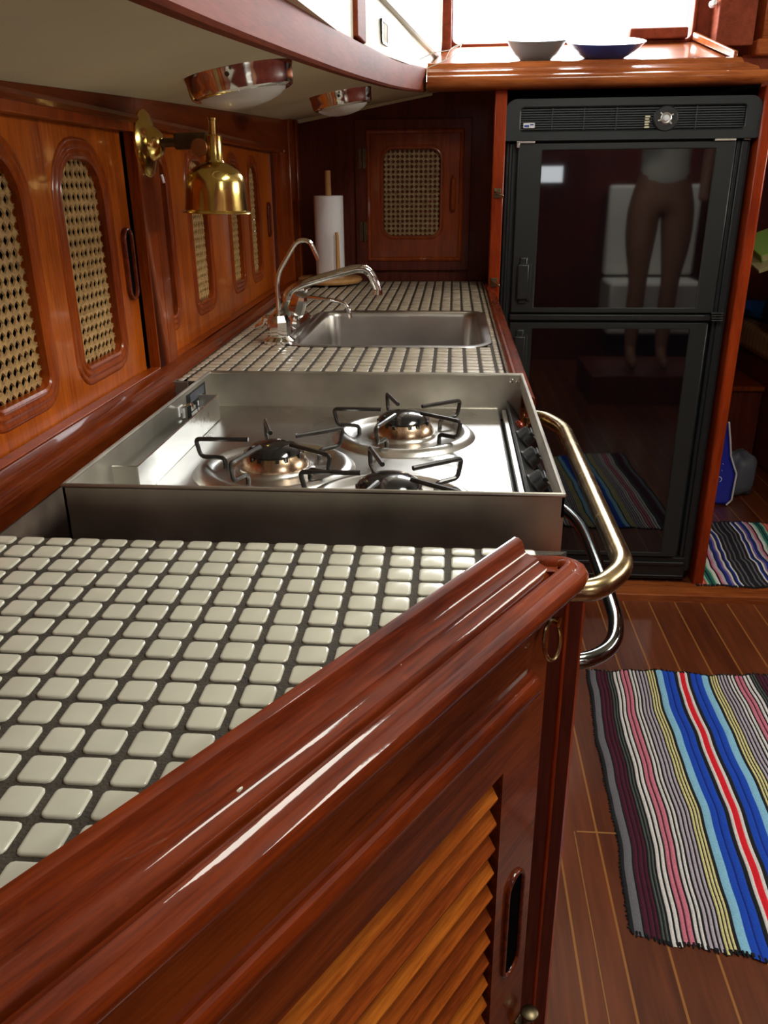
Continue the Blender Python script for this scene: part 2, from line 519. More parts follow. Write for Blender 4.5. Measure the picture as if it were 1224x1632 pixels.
b = MB().box(.78, 2.0, 4.45, 4.5, 0, 2.0).box(.765, .80, 2.94, 4.5, 0, 2.0)
struct(b.build('wall_saloon', M['wood_dark'], smooth=False))
b = MB().plate([(-.3, -1.3), (1.96, -1.3), (1.96, 4.5), (.80, 4.5), (.80, 2.86), (-.3, 2.86)], [rect(.37, .73, .51, 1.09), rect(1.05, 1.55, -1.02, -.42)], .02, lambda a, b_, c: (a, b_, 1.985 + (.02 + c)))  # the aft hole is cut only for the added fill light
struct(b.build('ceiling_cabin', plain('buff_deckhead_lining', (.30, .26, .19), .8), smooth=False))

# side deck underside
b = MB()
ys = [-1.3 + i * (YB + 1.3) / 40 for i in range(41)]
for i in range(40):
    y0, y1 = ys[i], ys[i + 1]
    vs = []
    for y in (y0, y1):
        for x in (-.9, -.5, beamx(y) + .01):
            vs.append((x, y, deckz(x, y)))
        for x in (-.9, -.5, beamx(y) + .01):
            vs.append((x, y, deckz(x, y) + .012))
    b.add(vs, [(0, 1, 7, 6), (1, 2, 8, 7), (3, 9, 10, 4), (4, 10, 11, 5), (2, 5, 11, 8)])
# the deck underside runs on inboard beneath the shelf corner
b.add([(-.10, 2.30, deckz(-.10, 2.3)), (.08, 2.33, 1.425), (.08, YB, 1.448), (-.10, YB, deckz(-.1, YB))], [(0, 1, 2, 3)])
struct(b.build('ceiling', M['headliner'], angle=20))

# beam along the inboard edge of the side deck
pr = [(-.002, -.004), (.001, -.007), (.015, -.007), (.0185, -.003), (.019, .040), (.0175, .047), (.012, .050), (-.002, .050)]
fr_ = []
for i in range(61):
    y = -1.28 + i * (2.36 + 1.28) / 60
    x = beamx(y)
    fr_.append(((x, y, deckz(x, y)), (1, 0, 0), (0, 0, 1)))
struct(MB().sweep(pr, fr_).build('trim_3', M['wood_deck']))

# cabin side above the beam with its portlights
def side(a, b_, c): return (beamx(a) + .010 + c, a, b_)


def side_outline(y0, y1, n=16):
    lo = [(y0 + (y1 - y0) * i / n, deckz(beamx(y0 + (y1 - y0) * i / n), y0 + (y1 - y0) * i / n) + .045) for i in range(n + 1)]
    return lo + [(y1, 2.0), (y0, 2.0)]


b = MB().plate(side_outline(1.63, 2.80), [arch(1.72, 2.66, 1.535, 1.84, .05, .05)], .03, side)
b.plate(side_outline(-1.3, 1.55), [arch(.2, 1.3, 1.5, 1.84, .06, .06)], .03, side)
struct(b.build('wall_left_cabin_side', M['vinyl'], angle=25))
b = MB()
b.rings([(arch(1.72, 2.66, 1.535, 1.84, .05, .05, gg), c) for gg, c in ((-.012, -.02), (-.012, .006), (-.008, .010), (.012, .010), (.016, .006), (.016, -.001))], side)
struct(b.build('window_1', plain('pale_window_frame', (.7, .68, .58), .4)))
b = MB().rings([(arch(.2, 1.3, 1.5, 1.84, .06, .06, gg), c) for gg, c in ((-.012, -.02), (-.012, .006), (-.008, .010), (.012, .010), (.016, .006), (.016, -.001))], side)  # unseen aft portlight, added as a light source
struct(b.build('window_aft_added', M['wood_deck']))
b = MB().box(0, .03, 1.55, 1.63, 1.42, 2.0, lambda x, y, z: (beamx(y) - .012 + x, y, z))
struct(b.build('trim_4', M['wood_deck'], bevel=.003))

# louvred vent plate on the cabin side
t = thing('vent_grille', 'small oblong louvred vent plate on the cream lining below the side window', 'vent', (beamx(1.84) + .014, 1.84, 1.47))
def vf(a, b_, c): return (beamx(1.84) + .014 + c + (a - 1.84) * .09, a, b_ + (a - 1.84) * .03)
b = MB().plate(arch(1.805, 1.88, 1.447, 1.49, .009, .009), [arch(1.812, 1.873, 1.452, 1.485, .005, .005)], .006, lambda a, b_, c: vf(a, b_, c + .005))
b.build('frame', M['black'], t)
b = MB()
for i in range(6):
    yy = 1.815 + i * .0105
    b.box(0, .004, yy, yy + .007, 1.452, 1.485, lambda x, y, z: vf(y, z, x))
b.build('louvre', M['vinyl'], t, bevel=.001)

# forward window over the shelf and its wooden surround
b = MB().plate([(-.05, 1.46), (.80, 1.46), (.80, 2.0), (-.05, 2.0)], [arch(-.018, .685, 1.578, 1.95, .07, .02)], .03, lambda a, b_, c: (a, 2.82 - c, b_))
struct(b.build('wall_front', M['wood_deck'], angle=25))
b = MB().rings([(arch(-.018, .685, 1.578, 1.95, .07, .02, gg), c) for gg, c in ((-.002, .0), (-.002, -.006), (.0, -.008), (.006, -.008), (.008, -.006), (.008, 0))], lambda a, b_, c: (a, 2.82 + c, b_))
struct(b.build('window_3', M['wood_deck']))
b = MB().box(.50, .665, 2.78, 2.82, 1.578, 1.606).box(.735, .84, 2.74, 2.82, 1.55, 1.68).box(-.055, -.02, 2.70, 2.80, 1.45, 2.0)
struct(b.build('trim_5', M['wood_deck'], bevel=.004))

# ------------------------------------------------------------ left side: lockers
XF, XD = -.455, -.475


def lw(y, z, c):     # locker wall point, c inboard of the face plane
    return (XF + g(y) + c, y, z)


def dw(y, z, c):
    return (XD + g(y) + c, y, z)


def ztop(y): return deckz(XF + g(y), y) + .004


# wall board and top rail above the lockers
def subdiv_plate(b, y0, y1, z0, z1, c0, c1, n=12):
    """curved board between heights (z may be function)"""
    f0 = z0 if callable(z0) else (lambda y: z0)
    f1 = z1 if callable(z1) else (lambda y: z1)
    prof_frames = []
    for i in range(n + 1):
        y = y0 + (y1 - y0) * i / n
        prof_frames.append((lw(y, 0, c0), (c1 - c0, 0, 0), (f0(y), f1(y))))
    vs = []
    for (o, u, zz) in prof_frames:
        vs += [(o[0], o[1], zz[0]), (o[0] + u[0], o[1], zz[0]), (o[0] + u[0], o[1], zz[1]), (o[0], o[1], zz[1])]
    fs = []
    for k in range(n):
        for i in range(4):
            j = (i + 1) % 4
            fs.append((k * 4 + i, k * 4 + j, k * 4 + 4 + j, k * 4 + 4 + i))
    fs += [(0, 3, 2, 1), (n * 4, n * 4 + 1, n * 4 + 2, n * 4 + 3)]
    b.add(vs, fs)


b = MB()
subdiv_plate(b, -1.25, YB, 1.286, ztop, -.06, .0, 30)
subdiv_plate(b, -1.25, .66, .0, 1.286, -.06, .0, 6)
struct(b.build('wall_left', M['wood_y'], angle=25))
# thin moulding line along the top rail
pr = [(0, .006), (.004, .005), (.006, .0), (.004, -.005), (0, -.006)]
b = MB().sweep(pr, [(lw(-1.2 + i * 3.8 / 40, 1.281, -.001), (1, 0, 0), (0, 0, 1)) for i in range(41)])
struct(b.build('trim_6', M['wood_y']))

# stepped ledge at the foot of the lockers
pr = [(-.03, .0), (-.03, .0255), (.012, .0255), (.0165, .0240), (.0185, .0205), (.0185, .0150), (.0200, .0125), (.0265, .0120), (.0305, .0095), (.0315, .0055), (.0305, .0015), (.030, -.012), (-.03, -.012)]
b = MB().sweep(pr, [(lw(-1.2 + i * (YB + 1.2) / 60, .899, 0), (1, 0, 0), (0, 0, 1)) for i in range(61)])
struct(b.build('trim_7', M['wood_y'], angle=40))
# face of the hull lining seen down the gap behind the stove
b = MB().box(-.5, -.428, -1.2, 1.245, 0, .897).box(-.5, -.405, 1.215, 1.24, .6, .911)
struct(b.build('trim_8', plain('weathered_backing_board', (.16, .12, .09), .6, var=.3, vscale=30), smooth=False, merge=0))

M_FRAME = M['wood_z']


def cane_mesh(y0, y1, z0, z1, fn, pitch_=.0138, depth=.0):
    b = MB()
    ny = int(math.ceil((y1 - y0) / pitch_)); nz = int(math.ceil((z1 - z0) / pitch_))
    h = pitch_ / 2
    for i in range(ny):
        for j in range(nz):
            cy = y0 + (i + .5) * pitch_; cz = z0 + (j + .5) * pitch_
            out = []; inn = []; mid = []
            for k in range(8):
                q = pi / 4 * k
                ca, sa = cos(q), sin(q)
                m_ = max(abs(ca), abs(sa))
                out.append((cy + h * ca / m_, cz + h * sa / m_))
                ri = h * (.74 if k % 2 == 0 else .60)
                mid.append((cy + (ri * 1.2) * ca, cz + (ri * 1.2) * sa))
                inn.append((cy + ri * ca, cz + ri * sa))
            jit = random.uniform(-.0004, .0004)
            vs = [fn(a, c_, depth + (.0002 if k % 2 else -.0006)) for k, (a, c_) in enumerate(out)] + [fn(a, c_, depth + .0010 + jit) for a, c_ in mid] + [fn(a, c_, depth - .0012) for a, c_ in inn]
            fs = []
            for k in range(8):
                k2 = (k + 1) % 8
                fs += [(k, k2, 8 + k2, 8 + k), (8 + k, 8 + k2, 16 + k2, 16 + k)]
            b.add(vs, fs)
    return b


MOULD = ((-.0005, -.010), (.0, .0005), (.003, .0022), (.006, .0008), (.008, .0006), (.010, .0024), (.013, .0026), (.015, .0008), (.017, .0008), (.020, .0018), (.023, .0015), (.025, .0), (.026, -.001))


def cane_door(parent, y0, y1, z0, z1, panels, fn, zp=(.972, 1.225), handle=None, mat=None, hmat=None, rt=.05, rb=.016):
    b = MB().plate(rect(y0, y1, z0, z1), [arch(a, c, zp[0], zp[1], rt, rb) for a, c in panels], .012, fn)
    d = b.build('door', mat or M['wood_door'], parent, angle=25)
    for a, c in panels:
        b = MB().rings([(arch(a, c, zp[0], zp[1], rt, rb, gg), cc) for gg, cc in MOULD], fn)
        b.build('panel_moulding', M['wood_z'] if mat is None else mat, d, angle=50)
        cane_mesh(a - .007, c + .007, zp[0] - .006, zp[1] + .006, fn, depth=-.009).build('cane_panel', M['cane'] if mat is None else M['cane_far'], d, angle=60)
    if handle:
        hy, h0, h1 = handle
        o_ = .010
        b = MB().rings([(arch(hy - .017, hy + .017, h0, h1, .0168, .0168, gg), cc) for gg, cc in ((-.0042, .001), (-.004, .0046), (-.003, .006), (-.001, .0058), (0, .004), (0, -.001))], lambda a, b2, c2: fn(a, b2, c2 + .001))
        h = b.build('handle', M['wood_rail'], d, angle=60)
        b = MB().plate(arch(hy - .0135, hy + .0135, h0 + .003, h1 - .003, .0133, .0133), [], .001, lambda a, b2, c2: fn(a, b2, c2 + .0022))
        b.build('handle_dark_plate', M['dark'], d)  # flat dark plate painted in for the shaded hollow of the pull
    return d


# near locker with one sliding door in view
t = thing('sliding_door_locker', 'varnished wall locker with two tall cane panels, left of the brass lamp', 'locker', (XF, .96, .925))
b = MB().plate([(.66, .9245), (1.30, .9245), (1.30, 1.286), (.66, 1.286)], [rect(.70, 1.246, .9265, 1.264)], .018, lw)
b.build('face_frame', M_FRAME, t, bevel=.0012)
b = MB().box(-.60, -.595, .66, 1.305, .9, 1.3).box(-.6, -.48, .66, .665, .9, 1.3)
b.build('back_panel', M['dark'], t)  # near-black back puts the locker's inner shade into the colour
cane_door(t, .69, 1.238, .924, 1.268, [(.798, .925), (1.025, 1.152)], dw, handle=(1.213, 1.035, 1.137))

# far locker, two sliding doors
t = thing('sliding_door_locker', 'varnished wall locker with two sliding cane doors, behind the brass lamp', 'locker', (XF, 1.9, .925))
b = MB().plate([(1.3003, .9245)] + [(1.3 + 1.30 * i / 20, .9245) for i in range(1, 21)] + [(2.60 - 1.2997 * i / 20, 1.286) for i in range(21)],
               [[(1.336 + 1.064 * i / 10, .9265) for i in range(11)] + [(2.40 - 1.064 * i / 10, 1.274) for i in range(11)]], .018, lw)
b.build('face_frame', M_FRAME, t, angle=25)
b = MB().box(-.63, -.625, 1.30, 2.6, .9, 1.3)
b.build('back_panel', M['dark'], t)  # inner shade of the locker painted as a near-black back
cane_door(t, 1.303, 1.79, .924, 1.278, [(1.322, 1.416), (1.550, 1.660)], lambda y, z, c: dw(y, z, c + .002), rt=.04, zp=(.985, 1.235))
cane_door(t, 1.78, 2.395, .924, 1.278, [(1.885, 1.985), (2.095, 2.195)], lambda y, z, c: dw(y, z, c - .006), rt=.04, zp=(.985, 1.235), handle=(2.32, 1.06, 1.15))
# corner post where the lockers meet the bulkhead
b = MB().box(XF + g(2.55) - .03, XF + g(2.55) + .014, 2.50, 2.616, .912, deckz(-.47, 2.55) + .003)
b.box(XF + g(2.55) + .012, XF + g(2.55) + .022, 2.58, 2.618, .912, deckz(-.46, 2.55))
struct(b.build('trim_9', M['wood_z'], bevel=.004))

# ------------------------------------------------------------ locker bulkhead at the end of the galley
b = MB().box(-.6, .16, YB, YB + .02, .0, 1.46)
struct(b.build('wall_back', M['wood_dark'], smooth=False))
b = MB().box(.105, .128, 2.41, YB, .02, 1.42)
struct(b.build('wall_fridge_side', M['wood_dark'], smooth=False))
b = MB().add([(-.49, YB - .006, deckz(-.49, YB) - .001), (-.07, YB - .006, deckz(-.07, YB) - .001), (-.07, YB, deckz(-.07, YB) - .001), (-.49, YB, deckz(-.49, YB) - .001),
              (-.49, YB - .006, deckz(-.49, YB) - .012), (-.07, YB - .006, deckz(-.07, YB) - .008), (-.07, YB, deckz(-.07, YB) - .008), (-.49, YB, deckz(-.49, YB) - .012)],
             [(0, 1, 2, 3), (4, 7, 6, 5), (0, 4, 5, 1), (1, 5, 6, 2), (3, 2, 6, 7), (0, 3, 7, 4)])
struct(b.build('trim_10', M['headliner'], smooth=False))


def bw(x, z, c): return (x, YB - c, z)


t = thing('wall_cabinet', 'small dark wood wall cabinet with square cane door beside the fridge', 'cabinet', (-.125, YB, .96))
b = MB().plate(rect(-.296, .046, .944, 1.366), [rect(-.262, .024, .972, 1.338)], .014, lambda a, z, c: bw(a, z, c + .014))
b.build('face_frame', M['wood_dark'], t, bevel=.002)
WM = wood('cabinet_door_red_wood', (.15, .028, .010), (.30, .062, .020), (0, 0, 1), coat=.4)
b = MB().plate(rect(-.264, .026, .970, 1.340), [arch(-.212, -.044, 1.045, 1.285, .03, .03)], .013, lambda a, z, c: bw(a, z, c + .013))
d = b.build('door', WM, t, angle=25)
MO2 = ((-.0005, -.010), (.0, .0005), (.002, .003), (.006, .003), (.009, .001), (.012, .0), (.013, -.001))
MB().rings([(arch(-.212, -.044, 1.045, 1.285, .03, .03, gg), cc) for gg, cc in MO2], lambda a, z, c: bw(a, z, c + .013)).build('panel_moulding', WM, d, angle=50)
MB().rings([(rect(-.262 + gg, .024 - gg, .972 + gg, 1.338 - gg), cc) for gg, cc in ((0, .0), (0, .004), (.004, .006), (.010, .004), (.012, 0))], lambda a, z, c: bw(a, z, c + .013)).build('edge_moulding', M['wood_z'], d, angle=30)
cane_mesh(-.218, -.035, 1.038, 1.29, lambda a, z, c: bw(a, z, c + .004), .0138).build('cane_panel', M['cane_far'], d, angle=60)
MB().tube(fillet([(-.004, YB - .012, 1.115), (-.004, YB - .030, 1.122), (-.004, YB - .030, 1.202), (-.004, YB - .012, 1.209)], .008), .0065, 10).build('handle', M['wood_z'], d)
for hz in (1.262, 1.058):
    b = MB().box(-.284, -.262, YB - .018, YB - .0135, hz - .026, hz + .026).tube([(-.270, YB - .020, hz - .028), (-.270, YB - .020, hz + .028)], .0042, 8)
    b.build('hinge', M['brass_dark'], t)

# ------------------------------------------------------------ tiled counters
def tile_pts(x0, x1, y0, y1, z, jit=.0004):
    """pillowed tile with rounded corners"""
    dz = random.uniform(-jit, jit); tx = random.uniform(-.012, .012); ty = random.uniform(-.012, .012)
    cx, cy = (x0 + x1) / 2, (y0 + y1) / 2
    vs = []
    for gg, dd in ((0, -.004), (0, -.0008), (-.0005, -.0002), (-.0018, .0)):
        q = arch(x0, x1, y0, y1, .0034, .0034, gg, 3)
        vs += [(a, b_, z + dz + dd + (a - cx) * tx + (b_ - cy) * ty) for a, b_ in q]
    n = 12; fs = []
    for k in range(3):
        for i in range(n):
            j = (i + 1) % n
            fs.append((k * n + i, k * n + j, (k + 1) * n + j, (k + 1) * n + i))
    fs.append(tuple(3 * n + i for i in range(n)))
    return vs, fs


dX, dY = .530, .848          # direction of the diagonal cabinet front
nX, nY = .848, -.530         # outward normal
EX, EY = .0582, .635


def diag(t_, w_, z): return (EX + dX * t_ + nX * w_, EY + dY * t_ + nY * w_, z)


def sdist(x, y): return (x - EX) * nX + (y - EY) * nY


PX, PY = .02555, .0249
t = thing('tiled_countertop', 'cream tiled counter in the foreground with a diagonal varnished wooden rail', 'countertop', (-.2, .45, TZ))
poly = [(-.4245, -.12), (EX - dX * .87 + .01, EY - dY * .87), (EX + nX * .02, EY + nY * .02), (.100, .600), (.104, .646), (-.4245, .646)]
poly = [(-.4245, .646), (-.4245, -.14), (-.40, -.14), (EX - .002, EY), (.096, .638), (.102, .645)]
b = MB().plate(poly, [], .035, lambda a, b_, c: (a, b_, TZ - .0016 + c))
b.build('grout_bed', M['grout'], t, smooth=False)
b = MB()
for i in range(-19, 4):
    for j in range(0, 33):
        x0 = .0265 + i * PX; x1 = x0 + PX; y1 = .6288 - (j - 1) * PY + .0; y0 = y1 - PY
        if j == 0: y1 = .6455
        x0 += .0026; x1 -= .0026; y0 += .0018; y1 -= .0018
        if j == 0: y1 += .0015
        if x1 > .106: x1 = .104
        if x1 - x0 < .006: continue
        if x0 < -.4245: x0 = -.4245
        if x1 - x0 < .006: continue
        s_ = sdist((x0 + x1) / 2, (y0 + y1) / 2)
        if s_ > .010 or (y0 < -.12): continue
        b.add(*tile_pts(x0, x1, y0, y1, TZ))
b.build('tile_field', M['tile'], t, angle=50)
RP = [(-.0065, .880), (-.0065, .907), (-.0055, .9125), (-.0025, .9158), (.0012, .9162), (.0048, .9145), (.0068, .9105), (.0078, .9065), (.0100, .9040), (.0140, .9030), (.0200, .9020), (.0212, .8995),
      (.0240, .8975), (.0300, .8962), (.0335, .8925), (.0345, .8880), (.0362, .8868), (.0370, .8925), (.0382, .8960), (.0392, .8945), (.0405, .8985), (.0430, .9012), (.0465, .9022), (.0500, .9008), (.0525, .8985),
      (.0560, .8982), (.0600, .8965), (.0622, .8930), (.0625, .8890), (.0605, .8840), (.0580, .8815), (.0555, .8790), (.0535, .8740), (.0500, .8700), (.0450, .8680), (.0300, .8660), (-.0065, .8660)]
b = MB().sweep(RP, [(diag(tt, 0, 0), (nX, nY, 0), (0, 0, 1)) for tt in [-.95 + i * .95 / 12 for i in range(13)] + [.0]])
b.build('rail_moulding', M['wood_rail'], t, angle=32)
# return of the outer moulding round the corner
RP2 = [(.030, .866), (.030, .8955)] + [(a, z) for a, z in RP if a >= .0375][:-2]
pv = diag(.004, .036, 0)
b = MB().sweep([(a - .036, z) for a, z in RP2], [(diag(.0, .036, 0), (nX, nY, 0), (0, 0, 1)), (pv, (nX, nY, 0), (0, 0, 1)), (pv, (.99, -.14, 0), (0, 0, 1)), (pv, (.95, .31, 0), (0, 0, 1)), (pv, (.70, .71, 0), (0, 0, 1)), (pv, (.3, .95, 0), (0, 0, 1)), (pv, (0, 1, 0), (0, 0, 1)), ((pv[0] - .045, pv[1], 0), (0, 1, 0), (0, 0, 1))])
b.build('rail_return', M['wood_rail'], t, angle=32, bevel=.0015)

# far counter with sink cut-out
SX0, SX1, SY0, SY1 = -.305, .066, 1.515, 1.958
t = thing('tiled_countertop', 'cream tiled counter around the steel sink with straight varnished rail', 'countertop', (-.2, 1.9, TF))
outl = [(-.4245 + g(1.22), 1.22)] + [(.0865, 1.22), (.0865, YB - .002)] + [(-.4245 + g(YB - i * (YB - 1.22) / 12) - .003, YB - .002 - i * (YB - 1.222) / 12) for i in range(12)]
b = MB().plate(outl, [rect(SX0, SX1, SY0, SY1)], .03, lambda a, b_, c: (a, b_, TF - .0010 + c))
b.build('grout_bed', M['grout'], t, smooth=False)
b = MB()
for i in range(-16, 8):
    for j in range(0, 56):
        x0 = -.105 + i * PX; x1 = x0 + PX; y0 = 1.222 + j * PX; y1 = y0 + PX
        x0 += .0026; x1 -= .0026; y0 += .0018; y1 -= .0018
        lim = -.4235 + g((y0 + y1) / 2)
        if x1 > .0865: x1 = .0855
        if x0 < lim: x0 = lim
        if x1 - x0 < .005 or y1 > YB: continue
        if x1 > SX0 + .002 and x0 < SX1 - .002 and y1 > SY0 + .002 and y0 < SY1 - .002:
            if x0 > SX0 and x1 < SX1 and y0 > SY0 and y1 < SY1: continue
            if y0 < SY0 and y1 > SY0: y1 = SY0
            elif y0 < SY1 and y1 > SY1: y0 = SY1
            elif x0 < SX0: x1 = SX0
            elif x1 > SX1: x0 = SX1
            if x1 - x0 < .005 or y1 - y0 < .005: continue
        b.add(*tile_pts(x0, x1, y0, y1, TF, .0003))
b.build('tile_field', M['tile_far'], t, angle=50)
FP = [(0, .875), (0, .918), (.002, .9255), (.006, .9285), (.010, .9275), (.0135, .923), (.015, .917), (.018, .912), (.024, .909), (.030, .908), (.034, .905), (.036, .899), (.034, .891), (.031, .885), (.026, .878), (.018, .875)]
b = MB().sweep(FP, [((.0868, y, 0), (1, 0, 0), (0, 0, 1)) for y in (1.2165, 1.6, 2.0, 2.376)])
b.sweep([(.022, .878), (.022, .9095), (.030, .908), (.034, .905), (.036, .899), (.034, .891), (.031, .885), (.026, .878)], [((.0868, y, 0), (1, 0, 0), (0, 0, 1)) for y in (1.155, 1.2165)])
b.sweep([(a, z) for a, z in FP if a < .0155] + [(.0155, .88)], [((.0868, y, 0), (1, 0, 0), (0, 0, 1)) for y in (2.376, YB - .002)])
b.build('rail_moulding', M['wood_rail'], t, angle=32)

# sink
t = thing('sink', 'brushed steel rectangular sink set in the far tiled counter', 'sink', (-.12, 1.74, .912))
def sk(a, b_, c): return (a, b_, TF + c)
ol = [(.010, .0004), (.009, .0018), (.0, .0022), (-.006, .0016), (-.011, -.002), (-.014, -.010), (-.018, -.06), (-.024, -.135), (-.034, -.158), (-.055, -.166), (-.12, -.168)]
b = MB().rings([(arch(SX0, SX1, SY0, SY1, .045 if gg > -.05 else .06, .045 if gg > -.05 else .06, gg, 8), c) for gg, c in ol], sk)
cq = arch(SX0, SX1, SY0, SY1, .06, .06, -.12, 8)
n = len(cq)
b.add([sk(a, b_, -.168) for a, b_ in cq], [tuple(range(n))])
b.build('basin', M['steel_sink'], t, angle=50)
MB().lathe([(.036, .0), (.036, .003), (.028, .004), (.024, -.001), (.0, -.001)], ((SX0 + SX1) / 2, (SY0 + SY1) / 2, TF - .169)).build('drain', M['chrome'], t)

# ------------------------------------------------------------ cabinets under the counters
t = thing('galley_cabinet', 'varnished wooden galley cabinet with louvred door angled below the foreground counter', 'cabinet', (0, .45, 0))
W0 = .045
def cf(tt, z, c): return diag(tt, W0 + c, z)


# hidden carcass sides
b = MB().box(.10, .116, .625, .64, .0, .875)
b.add([(-.42, .64, 0), (.10, .64, 0), (.10, .64, .862), (-.42, .64, .862), (-.42, .625, 0), (.10, .625, 0), (.10, .625, .862), (-.42, .625, .862)],
      [(0, 1, 2, 3), (4, 7, 6, 5), (0, 4, 5, 1), (3, 2, 6, 7), (0, 3, 7, 4), (1, 5, 6, 2)])
b.build('side_panel', M['wood_dark'], t, smooth=False)
b = MB().plate(rect(-.85, -.022, 0, .8655), [rect(-.52, -.056, .10, .838)], .02, cf)
b.build('face_frame', M['wood_cab'], t, angle=25)
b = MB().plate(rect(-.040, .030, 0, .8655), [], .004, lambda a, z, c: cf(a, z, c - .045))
b.build('jamb', plain('jamb_painted_shade', (.02, .006, .004), .6), t, smooth=False)  # dark colour stands in for the shadow in the gap beside the post
b = MB().plate(rect(.014, .053, 0, .8655), [], .03, cf)
b.build('corner_post', M['wood_post'], t, bevel=.002)
b = MB().plate(rect(-.56, -.050, .094, .842), [rect(-.50, -.092, .15, .755)], .021, lambda a, z, c: cf(a, z, c + .0012))
d = b.build('door', M['wood_cab'], t, angle=25)
BM = ((0, -.001), (.0005, .0035), (.003, .0062), (.007, .0066), (.0105, .0045), (.012, .002), (.016, .0025), (.0185, .002), (.020, -.002))
b = MB().sweep([(-.001, .802), (.0025, .8025), (.0032, .806), (.0045, .8075), (.0085, .811), (.0100, .816), (.0095, .822), (.0070, .8265), (.0042, .8275), (.0035, .831), (-.001, .832)], [(cf(tt, 0, .001), (nX, nY, 0), (0, 0, 1)) for tt in (-.55, -.3, -.053)])
b.build('door_moulding', M['wood_rail'], d, angle=40)
b = MB()
k = 0; z = .150
SP = .0263
while z < .757:
    # slat tilted: top edge set back, bottom edge forward
    z0, z1 = z, min(z + SP * 1.0, .757)
    sec = [(-.0025, z0 + .0002), (-.0004, z0 + .0012), (.0002, z0 + .004), (-.0165, z1 + .004), (-.0190, z1 - .001), (-.0120, z0 + .004)]
    b.sweep(sec, [(diag(tt, W0, 0), (nX, nY, 0), (0, 0, 1)) for tt in (-.505, -.0965)], mi=(0, 2, 1, 0, 2, 2, 1, 0, 1)[k % 9])
    z += SP; k += 1
b.build('louvre_slat', [M['wood_slat'], M['wood_slat_red'], M['wood_slat_gold']], d, angle=20)
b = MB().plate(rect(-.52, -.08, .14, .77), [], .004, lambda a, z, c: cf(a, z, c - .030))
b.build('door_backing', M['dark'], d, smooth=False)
hy = -.058
b = MB().rings([(arch(hy - .0165, hy + .0165, .500, .624, .0164, .0164, gg, 8), cc) for gg, cc in ((-.0042, .0008), (-.0040, .0036), (-.0028, .0046), (-.001, .0044), (.0, .003), (.0, -.001))], cf)
b.build('handle', M['wood_rail'], d, angle=60)
b = MB().plate(arch(hy - .013, hy + .013, .503, .621, .0128, .0128), [], .001, lambda a, z, c: cf(a, z, c + .0020))
b.build('handle_dark_plate', M['dark'], d)  # shade inside the pull, painted as a dark plate on the door
# ring pull and barrel catch
b = MB()
rc = Vector(cf(-.036, .853, .0075))
U = Vector((dX, dY, 0)); 
pts = [rc + U * (.0145 * sin(q)) + Vector((0, 0, 1)) * (.0160 * cos(q)) + Vector((nX, nY, 0)) * (-.003 * cos(q) + .002) for q in [2 * pi * i / 28 for i in range(28)]]
b.tube(pts, .0017, 8, closed=True)
b.build('ring_pull', M['brass_old'], t)
b = MB().lathe([(.006, 0), (.006, .001), (.0035, .002), (.0033, .008), (.0045, .011), (.0, .0125)], cf(-.028, .866, 0), Vector((nX, nY, 0)).to_track_quat('Z', 'Y').to_matrix(), 14)
b.build('eyelet', M['brass'], t)
b = MB().box(0, .008, 0, .016, 0, .03, lambda x, y, z: cf(-.026 + y - .010, .376 + z, x)).tube([cf(-.028, .398, .010), cf(-.028, .412, .010)], .0045, 10)
b.lathe([(.009, 0), (.0095, .003), (.006, .005), (0, .0055)], cf(-.026, .416, .012), None, 16)
b.build('barrel_catch', M['brass_dark'], t, bevel=.001)

t = thing('galley_cabinet', 'varnished cabinet front below the sink counter behind the stove', 'cabinet', (0, 1.8, 0))
b = MB().box(.098, .116, 1.225, 2.376, .02, .874).box(-.42, .1, 1.222, 1.232, 0, .88)
b.build('front_panel', M['wood_y'], t, bevel=.002)

# ------------------------------------------------------------ stove
t = thing('gas_stove', 'stainless steel three burner gas stove between the tiled counters', 'stove', (-.13, .96, 0))
X0, X1, Y0, Y1, ZR, ZP = -.368, .106, .706, 1.213, .9275, .876
b = MB()
def wall_strip(b, x0, x1, y0, y1, z0, z1): b.box(x0, x1, y0, y1, z0, z1)
b.box(X0, X1, Y0, Y0 + .0025, .62, ZR)
b.box(X0, X1, Y1 - .0025, Y1, .86, ZR)
b.box(X0, X0 + .0025, Y0, Y1, .62, ZR)
b.box(X1 - .0025, X1, Y0, Y1, .906, ZR)
# rolled top edges
for p0, p1 in (((X0, Y0 + .001), (X1, Y0 + .001)), ((X0, Y1 - .001), (X1, Y1 - .001)), ((X0 + .001, Y0), (X0 + .001, Y1)), ((X1 - .001, Y0), (X1 - .001, Y1))):
    b.tube([(p0[0], p0[1], ZR), (p1[0], p1[1], ZR)], .0024, 8)
b.box(X1 - .020, X1 - .0025, Y1 - .004, Y1 - .0025, .876, ZR)
b.build('guard_rim', M['steel_dirty'], t, merge=0, angle=30)
b = MB().box(X0 + .003, .073, Y0 + .003, Y1 - .003, ZP - .02, ZP)
b.build('cooktop', M['steel'], t, bevel=.003)
for xx in (.090, .099):
    MB().lathe([(.0032, 0), (.003, .0015), (0, .0028)], (xx, Y1 - .004, .919), Matrix.Rotation(pi / 2, 3, 'X'), 12).build('rivet', M['chrome'], t)
# spill bracket at the left
b = MB().box(-.3355, -.333, .808, 1.13, ZP, .913).box(-.362, -.333, .808, .8105, ZP, .913).box(-.362, -.333, 1.128, 1.13, ZP, .913)
b.build('side_bracket', M['steel'], t, bevel=.0006)
b = MB().tube(fillet([(-.362, 1.055, .913), (-.350, 1.06, .918), (-.345, 1.05, .914)], .004), .0018, 8)
b.build('wire_clip', M['chrome'], t)
